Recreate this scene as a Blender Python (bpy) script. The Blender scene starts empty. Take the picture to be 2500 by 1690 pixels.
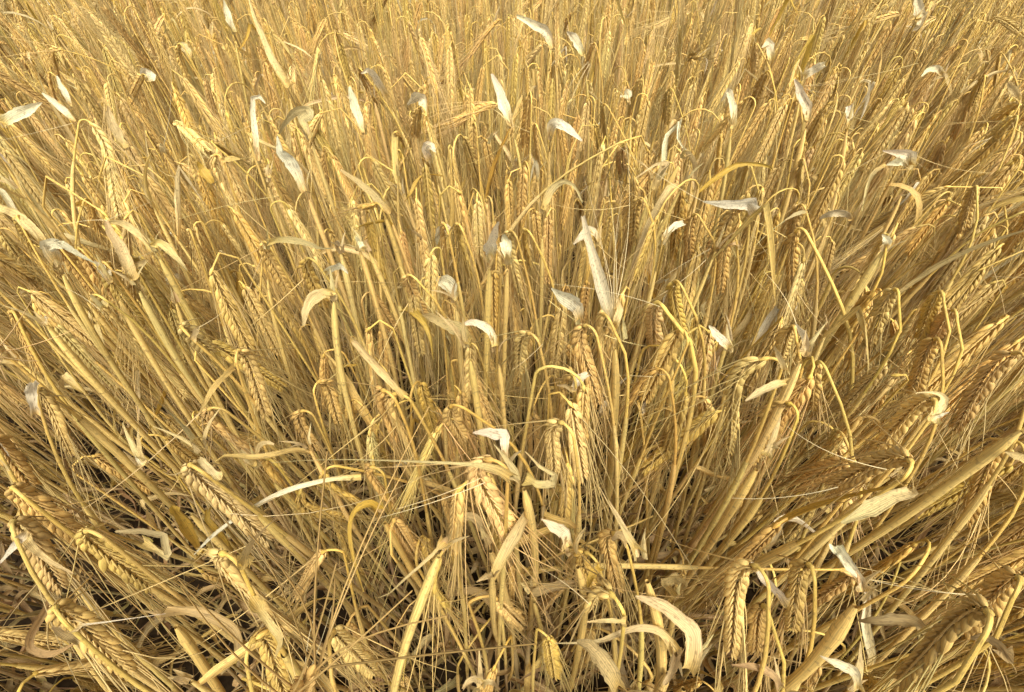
import bpy, math, random
import numpy as np
from math import radians, sin, cos, pi

random.seed(7)
rng = np.random.default_rng(11)
scene = bpy.context.scene

# ------------------------------------------------------------------ camera, sky, sun, exposure
CAM_Z, PITCH, LENS = 0.955, 46.8, 17.0
cd = bpy.data.cameras.new('camera')
cam = bpy.data.objects.new('camera', cd)
scene.collection.objects.link(cam)
cam.location = (0, 0, CAM_Z)
cam.rotation_euler = (radians(90 - PITCH), 0, 0)
cd.lens, cd.sensor_width, cd.sensor_fit = LENS, 36.0, 'HORIZONTAL'
cd.clip_start, cd.clip_end = 0.02, 500
scene.camera = cam

SUN_EL, SUN_AZ = radians(60), radians(163)          # azimuth from +y, clockwise: high behind the camera, a little to the right
world = bpy.data.worlds.new('World')
scene.world = world
world.use_nodes = True
wn, wl = world.node_tree.nodes, world.node_tree.links
wn.clear()
wo = wn.new('ShaderNodeOutputWorld')
bg = wn.new('ShaderNodeBackground')
sky = wn.new('ShaderNodeTexSky')
sky.sky_type = 'NISHITA'
sky.sun_disc = False
sky.sun_elevation = SUN_EL
sky.sun_rotation = SUN_AZ
sky.air_density, sky.dust_density, sky.ozone_density = 1.0, 6.0, 1.0
hs = wn.new('ShaderNodeHueSaturation')              # thin overcast: a whiter sky
hs.inputs['Saturation'].default_value = 0.125
wl.new(sky.outputs[0], hs.inputs['Color'])
wl.new(hs.outputs[0], bg.inputs[0])
bg.inputs[1].default_value = 0.125
wl.new(bg.outputs[0], wo.inputs[0])
sd = bpy.data.lights.new('sun', 'SUN')
sd.energy, sd.angle, sd.color = 3.2, radians(22), (1.0, 0.94, 0.80)
sun = bpy.data.objects.new('sun', sd)
scene.collection.objects.link(sun)
sdir = (sin(SUN_AZ) * cos(SUN_EL), cos(SUN_AZ) * cos(SUN_EL), sin(SUN_EL))
sun.rotation_euler = (pi / 2 - SUN_EL, 0, pi - SUN_AZ)
sun.location = tuple(3 * c for c in sdir)
scene.view_settings.view_transform = 'Standard'
scene.view_settings.look = 'None'
scene.view_settings.gamma = 1
scene.view_settings.exposure = 0.70
scene.cycles.max_bounces = 8
scene.cycles.diffuse_bounces = 5

# ------------------------------------------------------------------ camera geometry for measuring
CP = np.array([0, 0, CAM_Z])
_p = radians(PITCH)
FW = np.array([0, cos(_p), -sin(_p)]); RT = np.array([1., 0, 0]); UP = np.array([0, sin(_p), cos(_p)])
FPX = LENS / 36.0 * 2500
OFF = {'A': (0, 0), 'B': (1250, 0), 'C': (0, 845), 'D': (1250, 845)}
SC = 1250 / 2324.0


def nrm(v):
    v = np.asarray(v, float)
    return v / max(np.linalg.norm(v), 1e-9)


def nat(q, p):
    return OFF[q][0] + p[0] * SC, OFF[q][1] + p[1] * SC


def ray(px, py):
    return nrm(FW + RT * (px - 1250) / FPX - UP * (py - 845) / FPX)


def at_z(px, py, z):
    d = ray(px, py)
    return CP + d * ((z - CAM_Z) / d[2])


def at_depth(px, py, dep):
    d = ray(px, py)
    return CP + d * (dep / d.dot(FW))


def project(P):
    P = np.atleast_2d(P) - CP
    d = P @ FW
    dd = np.where(d < 1e-3, 1e-3, d)
    return 1250 + FPX * (P @ RT) / dd, 845 - FPX * (P @ UP) / dd, d


# ------------------------------------------------------------------ materials
def straw_material(name, rough, trans, streak, spot, bump=0.25, spec=0.35, across=9, vein=0.0, along=34):
    m = bpy.data.materials.new(name)
    m.use_nodes = True
    n, l = m.node_tree.nodes, m.node_tree.links
    n.clear()
    out = n.new('ShaderNodeOutputMaterial')
    pb = n.new('ShaderNodeBsdfPrincipled')
    tint = n.new('ShaderNodeAttribute'); tint.attribute_name = 'tint'
    fibre = n.new('ShaderNodeAttribute'); fibre.attribute_name = 'fibre'
    mp = n.new('ShaderNodeVectorMath'); mp.operation = 'MULTIPLY'
    mp.inputs[1].default_value = (across, along, 60)
    l.new(fibre.outputs['Vector'], mp.inputs[0])
    no = n.new('ShaderNodeTexNoise'); no.inputs['Scale'].default_value = 1.0; no.inputs['Detail'].default_value = 4
    no.inputs['Roughness'].default_value = 0.65
    l.new(mp.outputs[0], no.inputs['Vector'])
    r1 = n.new('ShaderNodeMapRange')
    r1.inputs[1].default_value, r1.inputs[2].default_value = 0.3, 0.7
    r1.inputs[3].default_value, r1.inputs[4].default_value = 1 - streak, 1 + streak * 0.6
    l.new(no.outputs['Fac'], r1.inputs[0])
    height = no.outputs['Fac']
    if vein:                                        # parallel veins along the blade
        sx = n.new('ShaderNodeSeparateXYZ'); l.new(fibre.outputs['Vector'], sx.inputs[0])
        k1 = n.new('ShaderNodeMath'); k1.operation = 'MULTIPLY'; k1.inputs[1].default_value = 26.0
        l.new(sx.outputs[0], k1.inputs[0])
        k2 = n.new('ShaderNodeMath'); k2.operation = 'SINE'; l.new(k1.outputs[0], k2.inputs[0])
        k3 = n.new('ShaderNodeMath'); k3.operation = 'MULTIPLY_ADD'; k3.inputs[1].default_value = vein
        l.new(k2.outputs[0], k3.inputs[0]); l.new(no.outputs['Fac'], k3.inputs[2])
        height = k3.outputs[0]
        l.new(height, r1.inputs[0])
    mul = n.new('ShaderNodeVectorMath'); mul.operation = 'SCALE'
    l.new(tint.outputs['Color'], mul.inputs[0]); l.new(r1.outputs[0], mul.inputs['Scale'])
    # weather stains and mildew specks
    mp2 = n.new('ShaderNodeVectorMath'); mp2.operation = 'MULTIPLY'
    mp2.inputs[1].default_value = (3, 260, 47)
    l.new(fibre.outputs['Vector'], mp2.inputs[0])
    n2 = n.new('ShaderNodeTexNoise'); n2.inputs['Scale'].default_value = 1.0; n2.inputs['Detail'].default_value = 3
    l.new(mp2.outputs[0], n2.inputs['Vector'])
    r2 = n.new('ShaderNodeMapRange')
    r2.inputs[1].default_value, r2.inputs[2].default_value = 0.55, 0.68
    r2.inputs[3].default_value, r2.inputs[4].default_value = 0, spot
    l.new(n2.outputs['Fac'], r2.inputs[0])
    mx = n.new('ShaderNodeMix'); mx.data_type = 'RGBA'
    l.new(r2.outputs[0], mx.inputs[0])
    l.new(mul.outputs[0], mx.inputs[6])
    mx.inputs[7].default_value = (0.16, 0.10, 0.045, 1)
    l.new(mx.outputs[2], pb.inputs['Base Color'])
    pb.inputs['Roughness'].default_value = rough
    pb.inputs['Specular IOR Level'].default_value = spec
    if bump:
        bp = n.new('ShaderNodeBump'); bp.inputs['Strength'].default_value = bump; bp.inputs['Distance'].default_value = 0.0006
        l.new(height, bp.inputs['Height']); l.new(bp.outputs[0], pb.inputs['Normal'])
    if trans:
        tr = n.new('ShaderNodeBsdfTranslucent')
        l.new(mx.outputs[2], tr.inputs['Color'])
        ms = n.new('ShaderNodeMixShader'); ms.inputs[0].default_value = trans
        l.new(pb.outputs[0], ms.inputs[1]); l.new(tr.outputs[0], ms.inputs[2])
        l.new(ms.outputs[0], out.inputs['Surface'])
    else:
        l.new(pb.outputs[0], out.inputs['Surface'])
    return m


MAT = [straw_material('straw_stem', 0.5, 0.0, 0.5, 0.5, 0.7, 0.35, 16, 0.0, 14),
       straw_material('dry_leaf', 0.55, 0.40, 0.34, 0.5, 0.7, 0.3, 6, 0.10, 20),
       straw_material('barley_grain', 0.52, 0.0, 0.34, 0.45, 0.4, 0.3),
       straw_material('awn_bristle', 0.4, 0.22, 0.12, 0.0, 0)]
STEM, LEAF, GRAIN, AWN = range(4)

# ------------------------------------------------------------------ mesh buffers (all faces are quads)
class Buf:
    def __init__(self):
        self.v, self.f, self.c, self.u, self.m, self.n = [], [], [], [], [], 0

    def add(self, v, f, c, u, mat):
        v = np.asarray(v, np.float32).reshape(-1, 3)
        c = np.broadcast_to(np.asarray(c, np.float32), v.shape)
        self.v.append(v); self.c.append(c); self.u.append(np.asarray(u, np.float32).reshape(-1, 3))
        self.f.append(np.asarray(f, np.int32).reshape(-1, 4) + self.n)
        self.m.append(np.full(len(self.f[-1]), mat, np.int32))
        self.n += len(v)

    def build(self, name, origin=(0, 0, 0)):
        v = np.concatenate(self.v) - np.asarray(origin, np.float32)
        f = np.concatenate(self.f); c = np.concatenate(self.c); u = np.concatenate(self.u); mi = np.concatenate(self.m)
        me = bpy.data.meshes.new(name)
        me.vertices.add(len(v)); me.vertices.foreach_set('co', v.astype(np.float32).ravel())
        me.loops.add(f.size); me.loops.foreach_set('vertex_index', f.ravel())
        me.polygons.add(len(f))
        me.polygons.foreach_set('loop_start', np.arange(0, f.size, 4, dtype=np.int32))
        me.polygons.foreach_set('loop_total', np.full(len(f), 4, np.int32))
        used = sorted(set(mi.tolist()))
        for k in used: me.materials.append(MAT[k])
        me.polygons.foreach_set('material_index', np.searchsorted(used, mi).astype(np.int32))
        me.polygons.foreach_set('use_smooth', np.ones(len(f), bool))
        a = me.attributes.new('tint', 'FLOAT_COLOR', 'POINT')
        a.data.foreach_set('color', np.concatenate([c, np.ones((len(c), 1), np.float32)], 1).ravel())
        a = me.attributes.new('fibre', 'FLOAT_VECTOR', 'POINT')
        a.data.foreach_set('vector', u.ravel())
        me.update(calc_edges=True)
        return me


_fc = {}
def grid_faces(n, k, closed=True):
    key = (n, k, closed)
    if key not in _fc:
        i, j = np.meshgrid(np.arange(n - 1), np.arange(k if closed else k - 1), indexing='ij')
        j2 = (j + 1) % k
        _fc[key] = np.stack([i * k + j, i * k + j2, (i + 1) * k + j2, (i + 1) * k + j], -1).reshape(-1, 4)
    return _fc[key]


def frames(P, ref=None):
    """parallel-transport frames along a polyline"""
    T = np.gradient(P, axis=0)
    T /= np.maximum(np.linalg.norm(T, axis=1, keepdims=True), 1e-9)
    if ref is None: ref = np.array([0.31, -0.85, 0.2])
    N = np.empty_like(T)
    n = ref - T[0] * ref.dot(T[0])
    if np.linalg.norm(n) < 1e-3: n = np.cross(T[0], [0.9, 0.1, 0.3])
    n = n / np.linalg.norm(n)
    for i in range(len(T)):
        n = n - T[i] * n.dot(T[i])
        n = n / max(math.sqrt(n.dot(n)), 1e-9)
        N[i] = n
    return T, N, np.cross(T, N)


def arclen(P):
    return np.concatenate([[0], np.cumsum(np.linalg.norm(np.diff(P, axis=0), axis=1))])


def spline(P, n):
    """Catmull-Rom through the points, n samples even in length"""
    P = np.asarray(P, float)
    if len(P) < 3:
        return P[0] + (P[-1] - P[0]) * np.linspace(0, 1, n)[:, None]
    Q = np.vstack([2 * P[0] - P[1], P, 2 * P[-1] - P[-2]])
    t = np.linspace(0, 1, 9)[:-1][:, None]
    out = []
    for i in range(1, len(Q) - 2):
        a, b, c, d = Q[i - 1], Q[i], Q[i + 1], Q[i + 2]
        out.append(0.5 * (2 * b + (c - a) * t + (2 * a - 5 * b + 4 * c - d) * t ** 2 + (3 * b - a - 3 * c + d) * t ** 3))
    out = np.vstack(out + [P[-1:]])
    s = arclen(out)
    q = np.linspace(0, s[-1], n)
    return np.stack([np.interp(q, s, out[:, k]) for k in range(3)], 1)


def tube(buf, P, R, sides, col, mat, flat=1.0, seed=None):
    P = np.asarray(P); n = len(P)
    T, N, B = frames(P)
    a = np.linspace(0, 2 * pi, sides, endpoint=False)
    R = np.broadcast_to(np.asarray(R, float), (n,))
    V = P[:, None, :] + R[:, None, None] * (cos_(a)[None, :, None] * N[:, None, :] + flat * sin_(a)[None, :, None] * B[:, None, :])
    s = arclen(P)
    U = np.empty((n, sides, 3)); U[..., 0] = np.abs(a / pi - 1)[None, :]; U[..., 1] = s[:, None]; U[..., 2] = rng.random() if seed is None else seed
    C = np.asarray(col)
    if C.ndim == 2: C = np.repeat(C[:, None, :], sides, 1).reshape(-1, 3)
    buf.add(V, grid_faces(n, sides), C, U, mat)


cos_, sin_ = np.cos, np.sin


def ribbon(buf, P, W, side, col, curl=0.25, k=4, rough=0.09):
    """a leaf blade: P path, W widths, side = across-vectors; edges a little ragged, surface gently pleated"""
    n = len(P)
    T = np.gradient(P, axis=0); T /= np.maximum(np.linalg.norm(T, axis=1, keepdims=True), 1e-9)
    side = side - T * np.sum(side * T, 1, keepdims=True)
    side /= np.maximum(np.linalg.norm(side, axis=1, keepdims=True), 1e-9)
    nor = np.cross(side, T)
    u = np.linspace(-1, 1, k)
    W = np.broadcast_to(np.asarray(W, float), (n,)); curl = np.broadcast_to(np.asarray(curl, float), (n,))
    ph = rng.uniform(0, 6, 3); t = np.linspace(0, 1, n)
    bend = 0.8 * np.sin(t * rng.uniform(3, 11) + ph[0])
    off = curl[:, None] * (u[None] ** 2 - 0.4) + 0.10 * np.abs(u)[None] * bend[:, None] + 0.05 * np.sin(3.3 * u[None] + ph[1] + 4 * t[:, None]) \
        + rng.normal(0, 0.035, (n, k))
    wl = W * (1 + rough * np.sin(t * rng.uniform(9, 22) + ph[2]) + rng.normal(0, rough * 0.6, n))
    wr = W * (1 + rough * np.sin(t * rng.uniform(9, 22) + ph[1]) + rng.normal(0, rough * 0.6, n))
    wid = np.where(u[None] < 0, wl[:, None], wr[:, None])
    V = P[:, None] + side[:, None] * (u[None, :, None] * wid[..., None] / 2) + nor[:, None] * (off * W[:, None])[..., None]
    V[-1] += T[-1] * (rng.normal(0, 0.25, k) * W[-1])[:, None]
    s = arclen(P)
    U = np.empty((n, k, 3)); U[..., 0] = u[None]; U[..., 1] = s[:, None]; U[..., 2] = rng.random()
    C = np.asarray(col)
    if C.ndim == 1: C = np.repeat(C[None], n, 0)
    C = np.repeat(C[:, None, :], k, 1) * (1 - 0.10 * (np.abs(u) > 0.9))[None, :, None]
    buf.add(V, grid_faces(n, k, False), C.reshape(-1, 3), U, LEAF)


# ------------------------------------------------------------------ colours of ripe barley
STRAW = np.array([0.645, 0.437, 0.118]); GOLD = np.array([0.645, 0.425, 0.08]); SHEATH = np.array([0.70, 0.50, 0.162])
PALE = np.array([0.73, 0.565, 0.255]); WHITE = np.array([0.88, 0.775, 0.50]); BROWN = np.array([0.41, 0.265, 0.11]); DULL = np.array([0.50, 0.355, 0.155])
GR = {'pale': np.array([0.67, 0.48, 0.165]), 'gold': np.array([0.61, 0.41, 0.10]), 'straw': np.array([0.63, 0.42, 0.125]), 'brown': np.array([0.58, 0.39, 0.12])}
LEAFTONE = {'white': WHITE, 'pale': PALE, 'straw': SHEATH, 'gold': GOLD, 'brown': BROWN, 'dull': DULL}


TINT = np.ones(3)                                   # weathering of the stalk at hand
def new_tint():
    r = rng.random()
    t = np.array([0.90, 0.91, 1.02]) if r < 0.12 else np.array([0.86, 0.80, 0.74]) if r < 0.20 else np.array([0.96, 1.0, 0.94]) if r < 0.23 else np.array([1.05, 1.07, 1.16]) if r < 0.45 else np.ones(3)
    TINT[:] = 1 + (t - 1) * rng.uniform(0.4, 1.1)


def vary(c, k=0.08):
    return np.clip(np.asarray(c) * TINT * (1 + rng.normal(0, k)) * (1 + rng.normal(0, k * 0.35, 3)), 0.02, 0.92)


# ------------------------------------------------------------------ the ear: two rows of grains, slim barren florets between, long awns
_gt = {}
def grain_template(rings, segs, kind):
    key = (rings, segs, kind)
    if key not in _gt:
        t = np.linspace(0, 1, rings)
        if kind == 'grain':
            prof = np.interp(t, [0, 0.12, 0.35, 0.6, 0.85, 1], [0.30, 0.75, 1.0, 0.92, 0.45, 0.10])
        else:
            prof = np.interp(t, [0, 0.3, 0.7, 1], [0.5, 1, 0.6, 0.06])
        a = np.linspace(0, 2 * pi, segs, endpoint=False) + 0.2
        V = np.stack([np.repeat(t[:, None], segs, 1), prof[:, None] * np.cos(a)[None], prof[:, None] * np.sin(a)[None]], -1)
        _gt[key] = (V, grid_faces(rings, segs), np.repeat(t[:, None], segs, 1).ravel(), np.tile(np.abs(a / pi - 1), rings))
    return _gt[key]


def lay(buf, base, D, S, N, length, hw, ht, col, rings, segs, kind, mat=GRAIN, tipcol=None):
    """n grains: base, direction D, side S, normal N (n,3); length/hw/ht (n,)"""
    V, F, t, ua = grain_template(rings, segs, kind)
    n = len(base)
    bow = (np.sin(V[..., 0] * pi) * 0.10)[None, ..., None] * length[:, None, None, None] * S[:, None, None, :]
    X = base[:, None, None] + V[None, ..., 0:1] * (length[:, None] * D)[:, None, None] + V[None, ..., 1:2] * (hw[:, None] * S)[:, None, None] \
        + V[None, ..., 2:3] * (ht[:, None] * N)[:, None, None] + bow * 0.0
    m = V.shape[0] * V.shape[1]
    Fa = (F[None] + (np.arange(n) * m)[:, None, None]).reshape(-1, 4)
    g = (1 + rng.normal(0, 0.07, (n, 1, 1)))
    tc = col if tipcol is None else tipcol
    C = (col[None, None] * (1 - t[None, :, None] ** 2) + tc[None, None] * t[None, :, None] ** 2) * g
    U = np.empty((n, m, 3)); U[..., 0] = ua[None]; U[..., 1] = t[None] * length[:, None]; U[..., 2] = rng.random((n, 1))
    buf.add(X, Fa, np.clip(C.reshape(-1, 3), 0.02, 0.9), U, mat)


def awns(buf, base, D, L, C, col, r0=0.00050, stations=6, thick=1.0):
    n = len(base)
    t = np.linspace(0, 1, stations)
    P = base[:, None] + (t[None, :, None] * L[:, None, None]) * D[:, None] + ((t ** 2)[None, :, None] * L[:, None, None]) * C[:, None]
    ref = np.array([0.23, 0.71, 0.45])
    A = np.cross(D, ref); A /= np.maximum(np.linalg.norm(A, axis=1, keepdims=True), 1e-9)
    Bv = np.cross(D, A)
    r = r0 * thick * (1 - 0.66 * t)
    a = np.array([0, 2 * pi / 3, 4 * pi / 3])
    V = P[:, :, None] + r[None, :, None, None] * (np.cos(a)[None, None, :, None] * A[:, None, None] + np.sin(a)[None, None, :, None] * Bv[:, None, None])
    F = grid_faces(stations, 3)
    m = stations * 3
    Fa = (F[None] + (np.arange(n) * m)[:, None, None]).reshape(-1, 4)
    U = np.empty((n, stations, 3, 3)); U[..., 0] = 0.5; U[..., 1] = (t[None] * L[:, None])[..., None]; U[..., 2] = rng.random((n, 1, 1))
    g = 1 + rng.normal(0, 0.12, (n, 1))
    Cc = np.repeat(np.clip(col[None] * g, 0.03, 0.9), m, 0)
    buf.add(V, Fa, Cc, U, AWN)
    return P


def ear(bg_, ba, base, T0, tip, S0, tone, lod=0, size=1.0, awn_len=0.11, stray=0.06, awn_keep=0.95):
    """ear along a curve base->tip leaving along T0; S0 = across direction of the flat face; lod 0 near .. 2 far"""
    L = np.linalg.norm(tip - base)
    c1 = base + T0 * L * 0.28
    c2 = tip - nrm(tip - base) * L * 0.35
    t = np.linspace(0, 1, 12)[:, None]
    A = (1 - t) ** 3 * base + 3 * (1 - t) ** 2 * t * c1 + 3 * (1 - t) * t ** 2 * c2 + t ** 3 * tip
    T, S, B = frames(A, np.asarray(S0, float))
    s = arclen(A)
    col = vary(GR[tone], 0.07)
    tipc = np.clip(col * np.array([0.92, 0.86, 0.80]) if rng.random() < 0.6 else col * 1.12, 0, 0.9)
    n = max(8, int(round(s[-1] / 0.0034)))
    q = np.linspace(0.0, s[-1] * 0.955, n)
    I = lambda X: np.stack([np.interp(q, s, X[:, k]) for k in range(3)], 1)
    p, tt, ss, bb = I(A), I(T), I(S), I(B)
    sg = np.where(np.arange(n) % 2 == 0, 1.0, -1.0)[:, None]
    ang = radians(19) + rng.normal(0, 0.05, n)[:, None]
    prof = np.interp(np.linspace(0, 1, n), [0, 0.1, 0.3, 0.75, 1], [0.80, 0.95, 1.05, 1.0, 0.68])
    D = np.cos(ang) * tt + np.sin(ang) * sg * ss + rng.normal(0, 0.035, (n, 3))
    D /= np.linalg.norm(D, axis=1, keepdims=True)
    Sx = np.cross(bb, D); Sx /= np.linalg.norm(Sx, axis=1, keepdims=True)
    Nx = np.cross(D, Sx)
    rings, segs = [(7, 8), (5, 6), (4, 4)][lod]
    full = 1 - (rng.random(n) < 0.05) * rng.uniform(0.3, 0.7, n)      # a few shrivelled grains
    jit = 1 + rng.normal(0, 0.06, n)
    gl = 0.0112 * size * prof * jit * (0.6 + 0.4 * full)
    lay(bg_, p + sg * ss * 0.0012 * size, D, Sx, Nx, gl, 0.00195 * size * prof * full * jit, 0.00180 * size * prof * full, col, rings, segs, 'grain', GRAIN, tipc)
    if lod < 2:
        for sd_ in (1, -1):                        # barren side florets, one each face
            d2 = np.cos(ang * 0.5) * tt + np.sin(ang * 0.55) * sg * ss + sd_ * bb * 0.10
            d2 /= np.linalg.norm(d2, axis=1, keepdims=True)
            lay(bg_, p + sg * ss * 0.0007 * size + sd_ * bb * 0.0015 * size - tt * 0.001, d2, np.cross(bb, d2), bb, 0.0098 * size * prof, np.full(n, 0.00062 * size),
                np.full(n, 0.0006 * size), np.clip(col * 1.10 + 0.03, 0, .9), 4, 4, 'slim')
    # awns
    keep = rng.random(n) < awn_keep
    if lod == 2: keep &= (np.arange(n) % 4 < 3)
    k = keep.sum()
    if k:
        tipP = (p + sg * ss * 0.0012 * size + D * gl[:, None] * 0.96)[keep]
        late = np.linspace(1, 0.55, n)[keep][:, None]
        Da = tt[keep] * 1.0 + sg[keep] * ss[keep] * (0.13 * late + rng.normal(0, 0.05, (k, 1))) + bb[keep] * rng.normal(0, 0.07, (k, 1)) + rng.normal(0, 0.03, (k, 3))
        wild = rng.random(k) < stray
        Da[wild] += rng.normal(0, 0.45, (wild.sum(), 3))
        Da /= np.linalg.norm(Da, axis=1, keepdims=True)
        Ca = -sg[keep] * ss[keep] * rng.normal(0.06, 0.05, (k, 1)) + rng.normal(0, 0.045, (k, 3))
        Ca[wild] += rng.normal(0, 0.2, (wild.sum(), 3))
        La = awn_len * rng.uniform(0.75, 1.15, k) * np.where(rng.random(k) < 0.12, rng.uniform(0.15, 0.6, k), 1)
        ac = np.clip(vary(col * 0.45 + np.array([0.72, 0.55, 0.24]) * 0.55, 0.06), 0, 0.85)
        awns(ba, tipP, Da, La, Ca, ac, stations=[7, 5, 4][lod], thick=[1.0, 1.15, 1.5][lod])
    return A


# ------------------------------------------------------------------ one stalk
class Plant:
    """everything about one stalk, kept as numbers until it is known whether it becomes a thing or part of the far crop"""
    pass


def stem_parts(b_stem, b_sheath, b_low, P, sheath, r=0.00125, rs=0.0022, lod=0, gold=0.5, earless=False):
    """P: path foot -> neck; sheath = fraction of the length that is wrapped in the leaf sheath"""
    n = len(P); s = arclen(P); f = s / s[-1]
    sides = [8, 6, 4][lod]
    R = np.interp(f, [0, 0.5, 0.85, 0.95, 1], [1.5 * r, 1.25 * r, 0.95 * r, 0.78 * r, 0.66 * r]) * (1 + rng.normal(0, 0.035, n))
    base = vary(STRAW, 0.08); neck = vary(GOLD * gold + STRAW * (1 - gold), 0.08)
    col = base[None] + (neck - base)[None] * np.clip(1.25 - (s[-1] - s) / 0.10, 0, 1)[:, None]
    low = np.clip((0.35 - f) / 0.35, 0, 1)[:, None]
    col = col * (1 - low) + vary(DULL, 0.08)[None] * low
    if earless:                                     # the blade closes the top
        k = max(4, int(n * 0.93)); tube(b_stem, P[:k], R[:k] * 0.9, sides, base, STEM)
    else: tube(b_stem, P, R, sides, col, STEM)
    # collar under the ear
    if lod == 0 and not earless:
        e = P[-1]; d = nrm(P[-1] - P[-2])
        tube(b_stem, np.array([e - d * 0.003, e - d * 0.001, e + d * 0.001, e + d * 0.0035]), np.array([0.8, 1.5, 1.4, 0.7]) * r * 0.8, sides, neck * 1.05, STEM)
    if sheath > 0.08:
        m = max(5, int(n * sheath * 0.8))
        a, b = max(0.0, sheath - 0.42), sheath
        q = np.linspace(a * s[-1], b * s[-1], m)
        Q = np.stack([np.interp(q, s, P[:, k]) for k in range(3)], 1)
        g = np.linspace(0, 1, m)
        RS = rs * np.interp(g, [0, 0.03, 0.08, 0.6, 0.93, 1], [0.9, 1.32, 0.86, 1.0, 1.06, 0.74])
        c0, c1 = vary(SHEATH * 0.85, 0.07), vary(SHEATH, 0.07)
        RS = RS * (1 + rng.normal(0, 0.05, m))
        if earless: RS[-1] *= 0.55
        cs = c0[None] + (c1 - c0)[None] * g[:, None]
        cs[(g > 0.005) & (g < 0.07)] *= np.array([0.62, 0.52, 0.45])          # the dark joint
        tube(b_sheath, Q, RS, sides, cs, STEM, flat=0.8)
        # lower sheath down to the soil
        if a > 0.1 and lod < 2:
            q = np.linspace(0.02 * s[-1], a * s[-1] - 0.004, 6)
            Q = np.stack([np.interp(q, s, P[:, k]) for k in range(3)], 1)
            tube(b_low, Q, rs * np.interp(np.linspace(0, 1, 6), [0, .8, 1], [0.95, 0.95, 0.75]), sides, vary(DULL, 0.1), STEM, flat=0.85)

def rot(v, k, a):
    k = np.asarray(k)
    return v * cos(a) + np.cross(k, v) * sin(a) + k * (k @ v) * (1 - cos(a))


def leaf_path(O, az, kind, L, n=12):
    h = np.array([sin(az), cos(az), 0.0])
    t = np.linspace(0, 1, n)
    if kind == 'arch':
        e = np.interp(t, [0, 1], [rng.uniform(0.9, 1.35), rng.uniform(-1.5, -0.6)])
    elif kind == 'broken':
        k = rng.uniform(0.25, 0.6); e1 = rng.uniform(0.7, 1.4); e2 = rng.uniform(-1.5, -0.5)
        e = np.where(t < k, e1, e2 + 0.2 * (t - k))
    elif kind == 'erect':
        e = np.interp(t, [0, 1], [1.5, rng.uniform(0.6, 1.25)])
    elif kind == 'hang':
        e = np.interp(t, [0, 0.1, 0.2, 1], [0.8, 0, -1.2, -1.5])
    else:                                              # curl
        e = np.interp(t, [0, 0.4, 0.7, 1], [rng.uniform(-0.2, 1.0), rng.uniform(-1.2, 0.3), rng.uniform(-1.7, -0.3), rng.uniform(-1.9, 0.2)])
    da = rng.normal(0, 0.5) * t + rng.normal(0, 0.5) * np.sin(t * rng.uniform(3, 9)) + np.cumsum(rng.normal(0, 0.10, n))
    hx = np.sin(az + da); hy = np.cos(az + da)
    d = np.stack([np.cos(e) * hx, np.cos(e) * hy, np.sin(e)], 1) * (L / (n - 1))
    P = O + np.vstack([np.zeros(3), np.cumsum(d[:-1], 0)])
    P[:, 2] = np.maximum(P[:, 2], 0.006 + 0.004 * rng.random())
    side = np.stack([np.cos(az + da), -np.sin(az + da), np.zeros(n)], 1)
    return P, side


def make_leaf(O, az, kind, L, w, tone, n=12, twist=None):
    P, side = leaf_path(O, az, kind, L, n)
    T = np.gradient(P, axis=0); T /= np.maximum(np.linalg.norm(T, axis=1, keepdims=True), 1e-9)
    tw = rng.normal(0, 1.1) if twist is None else twist
    for i in range(n):
        side[i] = rot(side[i], T[i], tw * i / (n - 1))
    t = np.linspace(0, 1, n)
    W = w * np.interp(t, [0, 0.1, 0.35, 0.6, 0.85, 1], [0.55, 0.9, 1.0, 0.75, 0.36, 0.03])
    return dict(P=P, W=W, side=side, tone=tone, curl=rng.uniform(0.12, 0.45) * (1 + 0.8 * t), kind=kind)


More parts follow.
